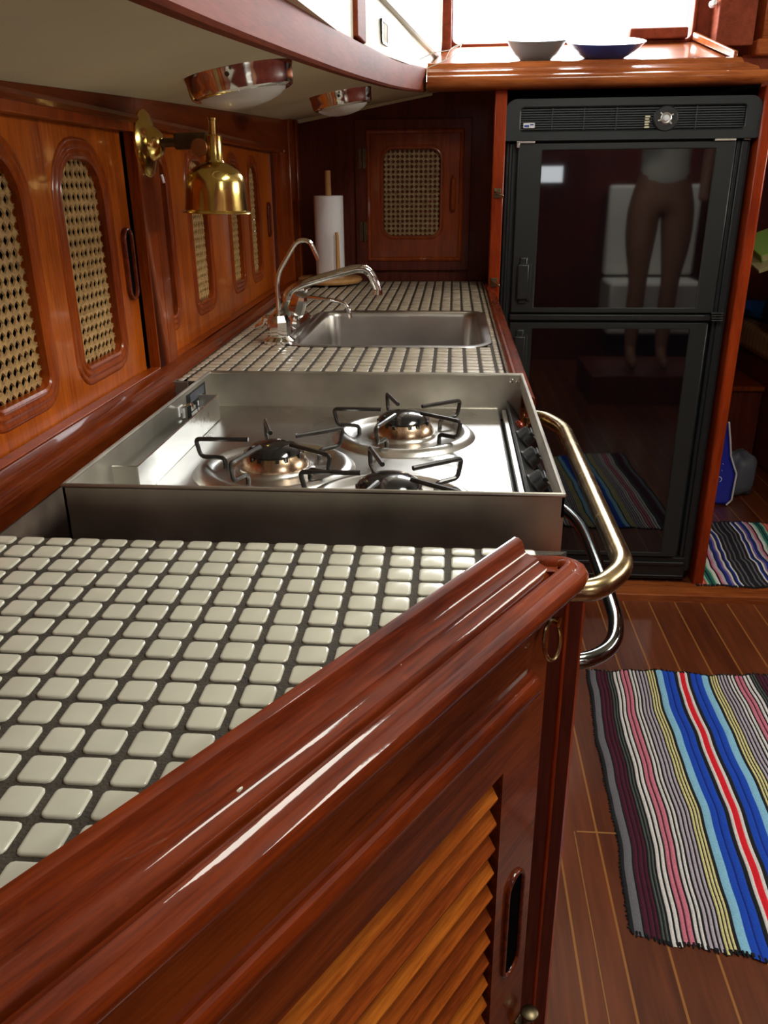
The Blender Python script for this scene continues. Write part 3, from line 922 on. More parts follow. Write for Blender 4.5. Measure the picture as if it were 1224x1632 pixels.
# data plate on the inner left wall
b = MB().box(X0 + .0026, X0 + .0032, 1.085, 1.175, .885, .922)
d = b.build('data_plate', M['black'], t)
for grp in (((1.045, 1.050, .902, .915), (1.0505, 1.062, .9135, .915), (1.055, 1.057, .905, .912), (1.062, 1.064, .896, .915), (1.068, 1.070, .895, .908), (1.045, 1.055, .8935, .8955)),
            ((1.10, 1.118, .896, .901), (1.10, 1.125, .888, .893), (1.130, 1.15, .896, .9025), (1.130, 1.16, .887, .893))):
    b = MB()
    for (a0, a1, z0, z1) in grp:
        b.box(X0 + .0026, X0 + .0040, a0, a1, z0, z1)
    b.build('plate_print', M['white'], d, smooth=False)
b = MB()
for k in range(5):
    b.box(X0 + .0026, X0 + .0038, 1.10, 1.165, .908 + k * .0024, .909 + k * .0024)
b.build('plate_lines', M['bag_grey'], d, smooth=False)


def burner(parent, cx, cy, rr=.093):
    z = ZP
    b = MB().lathe([(rr + .004, z), (rr, z + .004), (rr - .006, z + .0075), (rr - .013, z + .007), (rr - .019, z + .003), (rr - .024, z + .0012), (.05, z + .0012), (.044, z + .002), (.042, z + .006), (0, z + .006)], (cx, cy, 0), None, 48)
    q = b.build('burner', M['steel'], parent, angle=60)
    b = MB().lathe([(.041, z + .006), (.0405, z + .009), (.033, z + .022), (.031, z + .023), (0, z + .023)], (cx, cy, 0), None, 36)
    b.build('flame_ring', M['skirt'], q)
    b = MB()
    b.lathe([(.0335, z + .0215), (.0345, z + .0235), (.032, z + .027), (.024, z + .0315), (.012, z + .034), (0, z + .0345)], (cx, cy, 0), None, 36)
    for k in range(20):
        a = 2 * pi * k / 20
        if k % 3: b.box(.031, .0355, -.0022, .0022, z + .0165, z + .023, lambda x, y, zz, a=a: (cx + x * cos(a) - y * sin(a), cy + x * sin(a) + y * cos(a), zz))
    b.build('burner_cap', M['cap'], q, angle=50)
    for ang in (180, 108, 36, -36, -108):
        a = radians(ang)
        def rp(r_, zz): return (cx + r_ * cos(a), cy + r_ * sin(a), zz)
        b = MB().tube(fillet([rp(.060, z + .001), rp(.060, z + .013), rp(.089, z + .014), rp(.094, z + .036), rp(.030, z + .036)], .006, 4), .0028, 8)
        b.build('pan_support', M['iron'], q)


burner(t, -.208, .915)
burner(t, -.062, 1.062)
burner(t, -.062, .803)
b = MB().box(.0765, .0835, Y0 + .003, Y1 - .02, .872, .879)
b.build('edge_strip', M['steel'], t, bevel=.001)
b = MB().add([(.084, Y0 + .004, .892), (.084, Y1 - .006, .892), (.103, Y0 + .004, .868), (.103, Y1 - .006, .868), (.084, Y0 + .004, .70), (.084, Y1 - .006, .70), (.1035, Y0 + .004, .70), (.1035, Y1 - .006, .70)],
             [(0, 1, 3, 2), (2, 3, 7, 6), (4, 6, 7, 5), (0, 4, 5, 1), (0, 2, 6, 4), (1, 5, 7, 3)])
b.build('control_panel', M['black'], t, bevel=.002)
kr = Vector((.75, 0, .66)).to_track_quat('Z', 'Y').to_matrix()
for ky in (1.035, .948, .862):
    b = MB().lathe([(.0135, 0), (.0135, .004), (.012, .006), (.0115, .015), (.0105, .017), (0, .0172)], (.0925, ky, .8795), kr, 24)
    k_ = b.build('knob', M['black'], t)
    b = MB().box(-.0115, .0115, -.003, .003, .015, .020, lambda x, y, z: tuple(kr @ Vector((x, y, z)) + Vector((.0925, ky, .8795))))
    b.build('grip', M['black'], k_, bevel=.001)
b = MB().lathe([(.006, 0), (.0058, .004), (.003, .006), (0, .0065)], (.094, 1.10, .882), kr, 14)
b.build('indicator_lamp', plain('red_lamp_cover', (.35, .03, .01), .3, coat=.5), t)
b = MB().box(X0 + .003, .1, Y0 + .01, Y1 - .01, .42, .86).box(.1, .112, Y0 + .02, Y1 - .02, .44, .80)
b.build('oven_body', M['black'], t, bevel=.004)
hp = smooth_path([(.112, .722, .742), (.145, .728, .742), (.172, .755, .742), (.186, .80, .742), (.190, .86, .742), (.190, 1.03, .742), (.184, 1.10, .742), (.168, 1.15, .742), (.142, 1.178, .742), (.112, 1.182, .742)], 5)
MB().tube(hp, .0085, 14).build('oven_handle', plain('smoked_chrome', (.22, .24, .23), .12, 1), t)

# brass grab rail in front of the stove
t = thing('grab_rail', 'aged brass tubular grab rail curving out in front of the stove', 'grab rail', (.13, .9, .87))
bp = fillet([(.098, .632, .868), (.128, .634, .869), (.160, .676, .870), (.160, 1.13, .870), (.138, 1.185, .870), (.11, 1.19, .870)], .035, 8)
MB().tube(bp, .0100, 20).build('tube', M['brass_old'], t)
MB().lathe([(.018, 0), (.018, .003), (.012, .005), (.0105, .008)], (.112, 1.19, .870), Matrix.Rotation(pi / 2, 3, 'Y'), 20).build('flange', M['brass_old'], t)

# ------------------------------------------------------------ taps
t = thing('mixer_tap', 'chrome mixer tap with long thick spout and verdigris swivel above the sink', 'tap', (-.335, 1.70, TF))
q_ = arch(-.362, -.315, 1.60, 1.86, .022, .022)
b = MB().rings([(q_, 0.0), (q_, .008), (arch(-.362, -.315, 1.60, 1.86, .022, .022, -.006), .016), (arch(-.362, -.315, 1.60, 1.86, .022, .022, -.02), .019)], lambda a, b_, c: (a, b_, TF + c))
n = len(q_); qq = arch(-.362, -.315, 1.60, 1.86, .022, .022, -.02)
b.add([(a, b_, TF + .019) for a, b_ in qq], [tuple(range(n))])
b.build('deck_plate', M['chrome'], t)
b = MB().lathe([(.017, 0), (.016, .008), (.012, .014), (.0135, .024), (.016, .03), (.012, .036), (.0105, .044), (0, .044)], (-.340, 1.72, TF + .012), None, 24)
b.build('swivel_collar', M['verdigris'], t)
sp = smooth_path([(-.343, 1.72, .945), (-.343, 1.72, .975), (-.332, 1.722, .990), (-.300, 1.725, 1.004), (-.22, 1.73, 1.026), (-.19, 1.732, 1.031), (-.172, 1.733, 1.024), (-.160, 1.733, 1.005), (-.154, 1.733, .987)], 6)
MB().tube(sp, .0088, 16).build('spout', M['chrome'], t)
MB().lathe([(.0098, 0), (.0098, .010), (.008, .012)], (-.1545, 1.733, .979), None, 18).build('aerator', M['chrome'], t)
for (hx, hy_, tl) in ((-.322, 1.655, .35), (-.338, 1.80, .2)):
    mt = Matrix.Rotation(tl, 3, 'Y') @ Matrix.Rotation(.25, 3, 'X')
    b = MB().lathe([(.015, 0), (.012, .012), (.008, .018), (.0075, .026), (.0165, .030), (.0175, .036), (.016, .062), (.013, .068), (0, .070)], (hx, hy_, TF + .016), mt, 8)
    b.build('faceted_handle', M['chrome'], t, angle=20)

t = thing('filter_tap', 'small chrome tap with tall thin hooked spout at the near end of the sink', 'tap', (-.328, 1.545, TF))
b = MB().lathe([(.030, 0), (.030, .006), (.024, .010), (.017, .016), (.017, .020)], (-.327, 1.548, TF), None, 28)
b.lathe([(.021, .012), (.0225, .018), (.0225, .040), (.017, .052), (.010, .055), (.006, .060), (0, .060)], (-.327, 1.548, TF), Matrix.Rotation(.1, 3, 'Z'), 8)
b.build('body', M['chrome'], t, angle=20)
sp = fillet([(-.327, 1.55, .965), (-.326, 1.55, 1.037), (-.285, 1.55, 1.098), (-.262, 1.55, 1.098), (-.247, 1.55, 1.064)], .022, 8)
MB().tube(sp, .0042, 12).build('spout', M['chrome'], t)
b = MB().tube(smooth_path([(-.335, 1.553, .950), (-.352, 1.556, .958), (-.358, 1.558, .948), (-.376, 1.562, .938)]), [.006] * 12 + [.006, .007, .0075, .006, .005, .004, .002], 10)
b.build('lever', M['chrome'], t)

t = thing('rinse_tap', 'low chrome tap with short thin curved spout behind the mixer tap', 'tap', (-.345, 1.87, TF))
b = MB().lathe([(.014, 0), (.014, .006), (.009, .01), (.008, .03), (.006, .034), (0, .035)], (-.342, 1.885, TF), None, 18)
b.build('body', M['chrome'], t)
MB().tube(smooth_path([(-.342, 1.885, .942), (-.330, 1.88, .953), (-.30, 1.865, .9545), (-.25, 1.85, .949), (-.232, 1.845, .938), (-.226, 1.843, .914)], 6), .0042, 12).build('spout', M['chrome'], t)

# ------------------------------------------------------------ paper towel
hx, hy_ = -.368, 2.515
t = thing('paper_towel_holder', 'pale wooden paper towel stand with round base and side peg', 'paper towel holder', (hx, hy_, TF))
MB().lathe([(.085, .006), (.093, .008), (.097, .014), (.095, .021), (.088, .024), (0, .024)], (hx, hy_, TF), None, 48).build('base', M['pale_wood_x'], t)
MB().lathe([(.0085, .02), (.0085, .308), (.0085, .315), (.0065, .317), (0, .317)], (hx + .003, hy_, TF), None, 20).build('rod', M['pale_wood'], t)
MB().tube([(hx + .034, hy_ - .055, TF + .02), (hx + .033, hy_ - .055, TF + .14), (hx + .031, hy_ - .055, TF + .152)], [.0065, .005, .0045], 14).build('side_peg', M['pale_wood'], t)
for k in range(3):
    a = -pi / 2 + k * 2 * pi / 3
    MB().lathe([(.005, 0), (.005, .007), (.004, .008)], (hx + .075 * cos(a), hy_ + .075 * sin(a), TF), None, 10).build('foot', M['white'], t)
b = MB().lathe([(.0105, .0), (.041, .0), (.0425, .001), (.0425, .224), (.041, .225), (.0105, .225), (.0105, 0)], (hx + .003, hy_, TF + .0245), None, 40)
tag(b.build('paper_towel_roll', M['paper'], None, angle=40), 'slim roll of white paper towel on the wooden stand', 'paper towel')

# ------------------------------------------------------------ brass wall lamp
lx, ly = -.3545, 1.29
t = thing('wall_lamp', 'polished brass swivel wall lamp with bell shade mounted between the lockers', 'wall lamp', (XF, ly, 1.25))
RY = Matrix.Rotation(pi / 2, 3, 'Y')
MB().lathe([(.046, 0), (.046, .003), (.042, .006), (.030, .009), (.024, .011), (.022, .018), (.014, .026), (.006, .028), (0, .028)], (XF + g(ly), ly - .005, 1.250), RY, 40).build('backplate', M['brass'], t)
MB().tube([(XF + .02, ly - .003, 1.251), (XF + .052, ly - .002, 1.2515)], .0065, 14).build('arm', M['brass_dark'], t)
b = MB().box(-.411, -.362, ly - .011, ly + .011, 1.2415, 1.2640)
b.build('swivel_block', M['brass_dark'], t, bevel=.003)
MB().lathe([(.0125, 0), (.0125, .006), (.0115, .008), (0, .0085)], (-.372, ly - .010, 1.244), Matrix.Rotation(pi / 2, 3, 'X'), 24).build('pivot_knob', plain('copper_disc', (.45, .2, .08), .35, .8, var=.2, vscale=60), t)
shade_m = Matrix.Rotation(radians(2), 3, 'Y')
b = MB().lathe([(.0500, -.0965), (.0520, -.0955), (.0505, -.0935), (.0470, -.0915), (.0452, -.070), (.0435, -.052), (.0405, -.0425), (.034, -.0355), (.022, -.0285), (.0145, -.0255), (.0128, -.022), (.0125, .010), (.0105, .0115), (0, .0115)], (lx, ly, 1.2495), shade_m, 48)
sh = b.build('shade', M['brass'], t, angle=40)
MB().lathe([(.0460, -.0925), (.0440, -.070), (.0422, -.052), (.039, -.044), (.020, -.031), (0, -.030)], (lx, ly, 1.2495), shade_m, 40).build('shade_lining', M['brass_old'], t)
MB().lathe([(.0055, .010), (.0055, .030), (.0065, .031), (.0065, .034), (0, .0345)], (lx - .001, ly, 1.2495), shade_m, 16).build('switch_stem', M['brass'], t)
MB().tube([(XF + .012, ly + .014, 1.208), (XF + .014, ly + .015, 1.196)], .003, 8).build('cable_tail', M['chrome'], t)

# ------------------------------------------------------------ chrome deckhead lights
nrm = Vector((.1625, .0455, -1)).normalized()
Rm = nrm.to_track_quat('Z', 'Y').to_matrix()
def dome(cx, cy, lab, s=1.0):
    o = (cx, cy, deckz(cx, cy))
    t = thing('dome_light', lab, 'ceiling light', o, 'chrome dome lights under the side deck')
    MB().lathe([(.074 * s, -.004), (.074 * s, .001), (.0715 * s, .006), (.0705 * s, .018), (.0685 * s, .0255), (.064 * s, .0285), (.060 * s, .0285), (.058 * s, .027)], o, Rm, 48).build('housing', M['chrome'], t, angle=40)
    b = MB().lathe([(.0605 * s, .025), (.057 * s, .030), (.048 * s, .036), (.034 * s, .041), (.017 * s, .044), (0, .0445)], o, Rm, 96)
    b.build('lens', M['lens'], t)
    MB().lathe([(.003, 0), (.003, .002), (0, .003)], tuple(Vector(o) + Rm @ Vector((-.02, 0, 0)) + Rm @ Vector((0, -.0, .014)) + Vector((.0, -.072 * s, 0))), Matrix.Rotation(pi / 2, 3, 'X'), 10).build('screw', M['brass_dark'], t)
dome(-.290, 1.205, 'larger looking chrome dome light on the deckhead above the brass lamp')
dome(-.248, 1.935, 'chrome dome light on the deckhead farther along near the corner', .92)

# ------------------------------------------------------------ fridge
FX0, FX1, FY = .131, .760, 2.372
t = thing('refrigerator', 'tall black two door refrigerator with glossy doors in wooden surround', 'refrigerator', (.445, 2.6, .026))
MB().box(FX0, FX1, FY + .022, 2.92, .030, 1.388).build('casing', M['fridge'], t, bevel=.004)
# side pillars
b = MB().box(FX0 + .002, .160, FY + .004, FY + .03, .06, 1.29).box(FX0 + .010, .150, FY - .003, FY + .01, .06, 1.288)
b.box(.722, FX1 - .002, FY + .004, FY + .03, .06, 1.29).box(.732, .752, FY - .003, FY + .01, .06, 1.288)
b.build('door_surround', M['fridge'], t, bevel=.003, merge=0)
# vent hood
hood = arch(FX0 - .004, FX1 + .006, 1.292, 1.390, .028, .006)
def ff(a, z, c): return (a, FY - c, z)
gr = arch(.166, .728, 1.315, 1.369, .008, .008)
b = MB().rings([(gr, -.004), (gr, .018), (arch(.166, .728, 1.315, 1.369, .008, .008, .003), .0205)] , ff)
b.plate(hood, [arch(.166, .728, 1.315, 1.369, .008, .008, .003)], .03, lambda a, z, c: ff(a, z, c + .0205))
hd = b.build('vent_hood', M['fridge'], t, angle=40, bevel=.004)
b = MB()
for k in range(9):
    zz = 1.3185 + k * .0056
    b.box(.167, .727, FY - .014, FY - .004, zz, zz + .0028)
b.box(.166, .728, FY - .003, FY + .002, 1.315, 1.369)
for xx in (.246, .327, .408, .607):
    b.box(xx - .0012, xx + .0012, FY - .0175, FY - .012, 1.316, 1.368)
b.build('vent_grille', plain('vent_grey', (.03, .042, .044), .4), hd, smooth=False, merge=0)
b = MB().lathe([(.031, 0), (.031, .010), (.028, .013), (.0, .013)], (.531, FY - .010, 1.340), Matrix.Rotation(pi / 2, 3, 'X'), 32)
dl = b.build('thermostat_dial', M['black'], hd)
MB().lathe([(.0072, 0), (.0072, .006), (.005, .008), (0, .0085)], (.531, FY - .0225, 1.340), Matrix.Rotation(pi / 2, 3, 'X'), 20).build('dial_button', M['white'], hd)
b = MB().lathe([(.013, 0), (.014, .001), (.012, .002), (.0105, .001)], (.531, FY - .023, 1.340), Matrix.Rotation(pi / 2, 3, 'X'), 24)
for a in (.5, 2.4, 3.4, 5.6):
    b.box(.013, .020, FY - .0245, FY - .0225, -.0016, .0016, lambda x, y, z, a=a: (.531 + x * cos(a) - z * sin(a), y, 1.340 + x * sin(a) + z * cos(a)))
b.build('dial_marks', M['steel'], hd)
b = MB()
for k in range(5):
    b.box(.480, .492 - (.002 if k % 2 else 0), FY - .0195, FY - .0155, 1.3185 + k * .0062, 1.3225 + k * .0062)
b.build('level_marks', plain('pale_yellow_mark', (.62, .6, .42), .5), hd, smooth=False)
b = MB().box(.173, .202, FY - .0205, FY - .0165, 1.322, 1.3345)
lb = b.build('badge', M['white'], hd, bevel=.0008)
MB().box(.1755, .1875, FY - .0212, FY - .0205, 1.3242, 1.3295).box(.190, .199, FY - .0210, FY - .0205, 1.3285, 1.3315).build('badge_mark', M['blue_print'], hd, smooth=False)


def fridge_door(lab, z0, z1, hz0, hz1, x1=.716):
    d = MB().plate(rect(.163, x1, z0, z1), [rect(.226, x1 - .050, z0 + .014, z1 - .017)], .02, lambda a, z, c: ff(a, z, c + .016)).build('door', M['fridge_frame'], t, bevel=.0025)
    MB().box(.224, x1 - .048, FY - .0135, FY + .004, z0 + .012, z1 - .015).build('gloss_panel', M['glass_black'], d, smooth=False)
    MB().box(.157, x1 + .004, FY + .004, FY + .012, z0 - .003, z1 + .003).build('gasket', M['gasket'], d, smooth=False)
    b = MB().box(.181, .203, FY - .0235, FY - .015, hz0 - .012, hz1 + .018)
    b.box(.176, .207, FY - .032, FY - .022, hz0, hz1)
    b.build('handle', M['fridge_frame'], d, bevel=.004)
    MB().box(.203, .214, FY - .024, FY - .0155, hz0 - .003, hz1 + .002).build('handle_dark_plate', M['gasket'], d, bevel=.002)
    return d
fridge_door('', .853, 1.286, .89, .985)
fridge_door('', .112, .826, .66, .79, .708)
b = MB().box(.160, .722, FY - .012, FY + .01, .830, .849)
b.build('door_divider', M['black'], t, bevel=.004)
b = MB()
for k in range(4): b.box(.712 - k * .001, .742, FY - .024, FY - .006, .832 + k * .0065, .836 + k * .0065)
b.build('hinge', M['fridge_frame'], t, bevel=.001)
b = MB().box(.158, .205, FY - .022, FY - .002, 1.286, 1.2915).box(.158, .166, FY - .022, FY - .014, 1.276, 1.29)
b.build('latch_bracket', M['steel'], t, bevel=.001)
b = MB().box(.66, .712, FY - .022, FY - .002, 1.286, 1.2915).box(.735, .752, FY - .012, FY - .002, 1.2885, 1.2915)
b.build('upper_hinge', M['steel_dirty'], t, bevel=.001)
b = MB().box(.150, .742, FY - .004, FY + .02, .03, .105).box(.17, .735, FY - .012, FY - .002, .080, .092).box(.17, .735, FY - .010, FY - .002, .040, .046)
b.build('kick_plate', M['black'], t, bevel=.003, merge=0)

# wooden surround of the fridge
b = MB().box(.098, .129, 2.350, 2.41, .02, 1.42)
struct(b.build('trim_11', M['wood_post'], bevel=.003))
b = MB().box(.766, .796, 2.345, 2.93, .02, 1.412)
struct(b.build('trim_12', M['wood_post'], bevel=.004))
b = MB().box(.125, .77, 2.40, 2.43, 1.386, 1.43).box(.12, .78, 2.92, 2.94, .0, 1.46)
struct(b.build('trim_13', M['dark'], smooth=False, merge=0))
for (zz, lab) in ((1.166, 'tarnished brass hook catch on the upper part of the post left of the refrigerator'), (.936, 'tarnished brass hook catch on the post just above the counter rail end')):
    t = thing('hook_catch', lab, 'catch', (.116, 2.35, zz))
    MB().box(.104, .122, 2.346, 2.350, zz - .012, zz + .012).build('plate', M['brass_dark'], t, bevel=.001)
    MB().tube(smooth_path([(.108, 2.346, zz + .003), (.113, 2.335, zz), (.124, 2.330, zz - .004), (.128, 2.334, zz - .010)]), .0028, 8).build('hook', M['brass_old'], t)

# ------------------------------------------------------------ shelf over the fridge
t = thing('shelf', 'bright varnished wooden shelf with moulded front edge over the refrigerator', 'shelf', (.3, 2.4, 1.46))
SL = .235
NP = [(0, 1.412), (0, 1.472), (-.004, 1.4765), (-.010, 1.4775), (-.0155, 1.475), (-.018, 1.469), (-.021, 1.464), (-.028, 1.4625), (-.034, 1.4585), (-.042, 1.4545), (-.048, 1.4525), (-.0505, 1.446), (-.055, 1.4435),
      (-.064, 1.443), (-.071, 1.439), (-.074, 1.432), (-.073, 1.424), (-.068, 1.417), (-.058, 1.412)]
b = MB()
fr_ = [((-.076, 2.38, 0), (0, 1, 0), (0, 0, 1)), ((.3, 2.38, 0), (0, 1, 0), (0, 0, 1)), ((.688, 2.38, 0), (-1, 1, 0), (0, 0, 1)), ((.688, 2.6, .03), (-1, 0, 0), (0, 0, 1)), ((.688, 2.8, .07), (-1, 0, 0), (0, 0, 1))]
b.sweep(NP, fr_)
b.build('nose_moulding', M['wood_x'], t, angle=32)
b = MB().add([(-.076, 2.38, 1.470), (.69, 2.38, 1.470), (.69, 2.82, 1.470 + .44 * SL), (-.03, 2.82, 1.470 + .44 * SL), (-.076, 2.38, 1.45), (.69, 2.38, 1.45), (.69, 2.82, 1.45 + .44 * SL), (-.03, 2.82, 1.45 + .44 * SL)],
             [(0, 1, 2, 3), (4, 7, 6, 5), (0, 4, 5, 1), (1, 5, 6, 2), (2, 6, 7, 3), (3, 7, 4, 0)])
b.build('top_board', M['wood_x'], t, smooth=False)
b = MB().add([(.684, 2.37, 1.474), (.694, 2.37, 1.474), (.694, 2.80, 1.474 + .43 * SL), (.684, 2.80, 1.474 + .43 * SL), (.684, 2.37, 1.490), (.694, 2.37, 1.490), (.694, 2.80, 1.494 + .43 * SL), (.684, 2.80, 1.494 + .43 * SL)],
             [(0, 1, 2, 3), (4, 7, 6, 5), (0, 4, 5, 1), (1, 5, 6, 2), (2, 6, 7, 3), (3, 7, 4, 0)])
b.build('end_fiddle', M['wood_x'], t, bevel=.002)

tilt = Matrix.Rotation(math.atan(SL), 3, 'X')
def bowl(name, lab, cx, cy, r_, h, mo, mi_):
    z = 1.4705 + (cy - 2.38) * SL
    o = (cx, cy, z)
    t = thing(name, lab, 'bowl', o)
    MB().lathe([(r_ * .5, 0), (r_ * .55, .002), (r_ * .72, h * .3), (r_ * .88, h * .7), (r_ * .98, h), (r_, h + .002), (r_ * .97, h + .003)], o, tilt, 40).build('outside', mo, t)
    MB().lathe([(r_ * .97, h + .003), (r_ * .94, h), (r_ * .84, h * .7), (r_ * .68, h * .33), (r_ * .5, .006), (0, .004)], o, tilt, 40).build('inside', mi_, t)
bowl('metal_bowl', 'dark shiny metal bowl on the shelf left of the blue bowl', .205, 2.480, .080, .046, M['silver_bowl'], M['silver_bowl'])
bowl('serving_bowl', 'blue bowl with white inside on the shelf over the refrigerator', .385, 2.490, .103, .036, M['blue_bowl'], M['bowl_white'])
b = MB()
for pts in ([(-.075, 2.33, 1.462), (-.04, 2.33, 1.475), (.0, 2.36, 1.50), (.012, 2.42, 1.55), (.0, 2.5, 1.60)], [(-.10, 2.30, 1.475), (-.06, 2.33, 1.495), (-.02, 2.36, 1.505), (.015, 2.40, 1.525)], [(-.03, 2.36, 1.485), (-.015, 2.37, 1.51), (.015, 2.40, 1.525)]):
    b.tube(smooth_path(pts), .0012, 6)
tag(b.build('loose_cord', M['cord']), 'thin loose white cord hanging at the corner of the forward window', 'cord')

# ------------------------------------------------------------ rugs
def rug(name, seq, left_far, left_near, width_far, width_near, y_far, y_near, z, ny=90, wob=.004, drape=None, seed=1, skew=0.0):
    rnd = random.Random(seed)
    tot = sum(w_ for _, w_ in seq)
    keys = []
    for k_, _ in seq:
        if k_ not in keys: keys.append(k_)
    b = MB()
    ph = [rnd.uniform(0, 6.28) for _ in range(4)]
    def P(u, v, dz):
        y = y_far + (y_near - y_far) * v
        lx_ = left_far + (left_near - left_far) * v
        wd = width_far + (width_near - width_far) * v
        x = lx_ + u * wd + wob * (sin(v * 9 + ph[0] + u * 3) * .8 + sin(v * 23 + ph[1] + u * 9) * .35 + sin(v * 41 + ph[2]) * .16 + sin(v * 67 + u * 14) * .05)
        yy = y + .006 * sin(u * 11 + ph[3]) + .003 * sin(u * 37) + skew * u * v
        zz = z + dz + .0012 * sin(v * 17 + u * 5) + .0012
        if drape: x, yy, zz = drape(x, yy, zz)
        return (x, yy, zz)
    acc = 0
    for k_, w_ in seq:
        u0, u1 = acc / tot, (acc + w_) / tot; acc += w_
        us = [u0, u0 + (u1 - u0) * .25, u0 + (u1 - u0) * .75, u1]
        e0 = rnd.uniform(-.004, .005); e1 = rnd.uniform(-.004, .006)
        vs = []; fs = []
        for j in range(ny + 1):
            v = j / ny
            vv = v + (e0 if j == 0 else 0) + (e1 if j == ny else 0)
            puff = .0006 * (1 if j % 2 else -1)
            for i, u in enumerate(us):
                vs.append(P(u, vv, (.0012 + puff) if i in (1, 2) else -.0004))
        for j in range(ny):
            for i in range(3):
                fs.append((j * 4 + i, j * 4 + i + 1, j * 4 + i + 5, j * 4 + i + 4))
        b.add(vs, fs, keys.index(k_))
    # underside closes the weave
    vs = []; fs = []
    for j in range(13):
        for i in range(13):
            vs.append(P(i / 12, j / 12, -.0018))
    for j in range(12):
        for i in range(12):
            fs.append((j * 13 + i, j * 13 + i + 1, j * 13 + i + 14, j * 13 + i + 13))
    b.add(vs, fs, keys.index('K'))
    o = thing(name[0], name[1], 'rug', (left_near, y_near, z))
    b.build('weave', [YM[k_] for k_ in keys], o, angle=80, merge=0)
    # fringe tufts at both ends
    b = MB()
    for e, sgn in ((0, 1), (1, -1)):
        for i in range(70):
            u = (i + rnd.random()) / 70
            p0 = Vector(P(u, e, .0)); p1 = p0 + Vector((rnd.uniform(-.004, .004), sgn * rnd.uniform(.003, .011), rnd.uniform(-.0015, .001)))
            b.tube([p0 - Vector((0, sgn * .004, 0)), p0, p0.lerp(p1, .7)], [.0028, .0026, .0012], 5)
    for i in range(90):
        v = i / 90
        p0 = Vector(P(0, v, 0)); b.tube([p0 + Vector((.003, 0, 0)), p0 + Vector((-rnd.uniform(.001, .004), rnd.uniform(-.003, .003), 0))], [.0024, .0008], 5)
    b.build('fringe', YM['K'], o, angle=80, merge=0)
    return o


half = [('K', 22), ('G', 40), ('K', 8), ('M', 22), ('K', 5), ('M', 20), ('K', 5), ('M', 14), ('K', 9), ('E', 9), ('K', 9), ('E', 9), ('K', 11), ('W', 18), ('K', 10), ('W', 18), ('K', 9), ('P', 20), ('T', 9), ('P', 22), ('K', 10), ('W', 16), ('K', 9),
        ('W', 14), ('K', 11), ('L', 15), ('K', 9), ('L', 15), ('K', 9), ('L', 13), ('K', 9), ('Y', 13), ('K', 6), ('Y', 13), ('K', 6), ('Y', 12), ('K', 17), ('A', 42), ('B', 34), ('D', 10), ('B', 34), ('K', 22), ('W', 18)]
seq = half + [('R', 34)] + half[::-1]
rug(('striped_rug', 'multicoloured striped woven rag rug with red centre stripe on the galley floor'), seq, .369, .328, .490, .490, 1.875, 1.060, .0012, ny=170, wob=.0042, seed=3, skew=-.11)
seq2 = [('K', 10), ('O', 22), ('S', 8), ('O', 10), ('F', 9), ('N', 12), ('K', 6), ('N', 14), ('F', 9), ('W', 12), ('K', 8), ('P', 10), ('L', 14), ('K', 6), ('D', 12), ('V', 10), ('W', 10), ('K', 8), ('D', 10), ('W', 8), ('K', 14), ('G', 8), ('K', 14), ('G', 8), ('K', 12)]
def dr(x, y, z):
    return (x, y, z + .004 * max(0, 1 - abs(y - 2.50) / .04))
rug(('striped_rug', 'small coral and teal striped rug on the raised floor beside the refrigerator post'), seq2 + seq2[::-1], .815, .772, .36, .36, 2.86, 2.335, .0275, ny=60, wob=.005, drape=dr, seed=5)

# ------------------------------------------------------------ saloon beyond the post
t = thing('settee', 'dark wooden settee with tan plaid cushion in the saloon beyond the refrigerator', 'settee', (1.5, 3.6, .02))
MB().box(1.362, 1.925, 2.62, 4.44, .02, .46).build('base', M['wood_dark'], t, bevel=.01)
MB().box(1.342, 1.90, 2.66, 4.42, .462, .590).build('seat_cushion', M['plaid'], t, bevel=.035, bseg=4)
t = thing('locker_step', 'low dark wooden step locker standing against the far saloon bulkhead', 'step', (1.2, 4.1, .02))
MB().box(1.0, 1.358, 3.62, 4.44, .02, .34).build('body', M['wood_dark'], t, bevel=.004)
MB().box(.99, 1.358, 3.60, 4.44, .34, .362).build('top', M['wood_z'], t, bevel=.004)


def blob(name, lab, cat, cx, cy, z0, dx, dy, dz, mat, seed=1, rotz=0.0, flat=.25, parts=None):
    rnd = random.Random(seed)
    ph = [rnd.uniform(0, 6.28) for _ in range(6)]
    b = MB(); nu, nv = 28, 16; vs = []; fs = []
    for j in range(nv + 1):
        th = pi * j / nv
        for i in range(nu):
            a = 2 * pi * i / nu
            def sg(q, e): return math.copysign(abs(q) ** e, q)
            x = sg(cos(a), .6) * sg(sin(th), .6); y = sg(sin(a), .6) * sg(sin(th), .6); z = sg(cos(th), .6)
            k_ = 1 + .06 * sin(a * 3 + ph[0] + th * 2) + .05 * sin(a * 5 + ph[1]) * sin(th * 4 + ph[2])
            x *= dx / 2 * k_; y *= dy / 2 * k_; zz = max(0, dz / 2 * (1 + z * k_))
            vs.append((cx + x * cos(rotz) - y * sin(rotz), cy + x * sin(rotz) + y * cos(rotz), z0 + zz))
    for j in range(nv):
        for i in range(nu):
            i2 = (i + 1) % nu
            fs.append((j * nu + i, j * nu + i2, (j + 1) * nu + i2, (j + 1) * nu + i))
    b.add(vs, fs)
    if cat:
        return tag(b.build(name, mat), lab, cat)
    return b


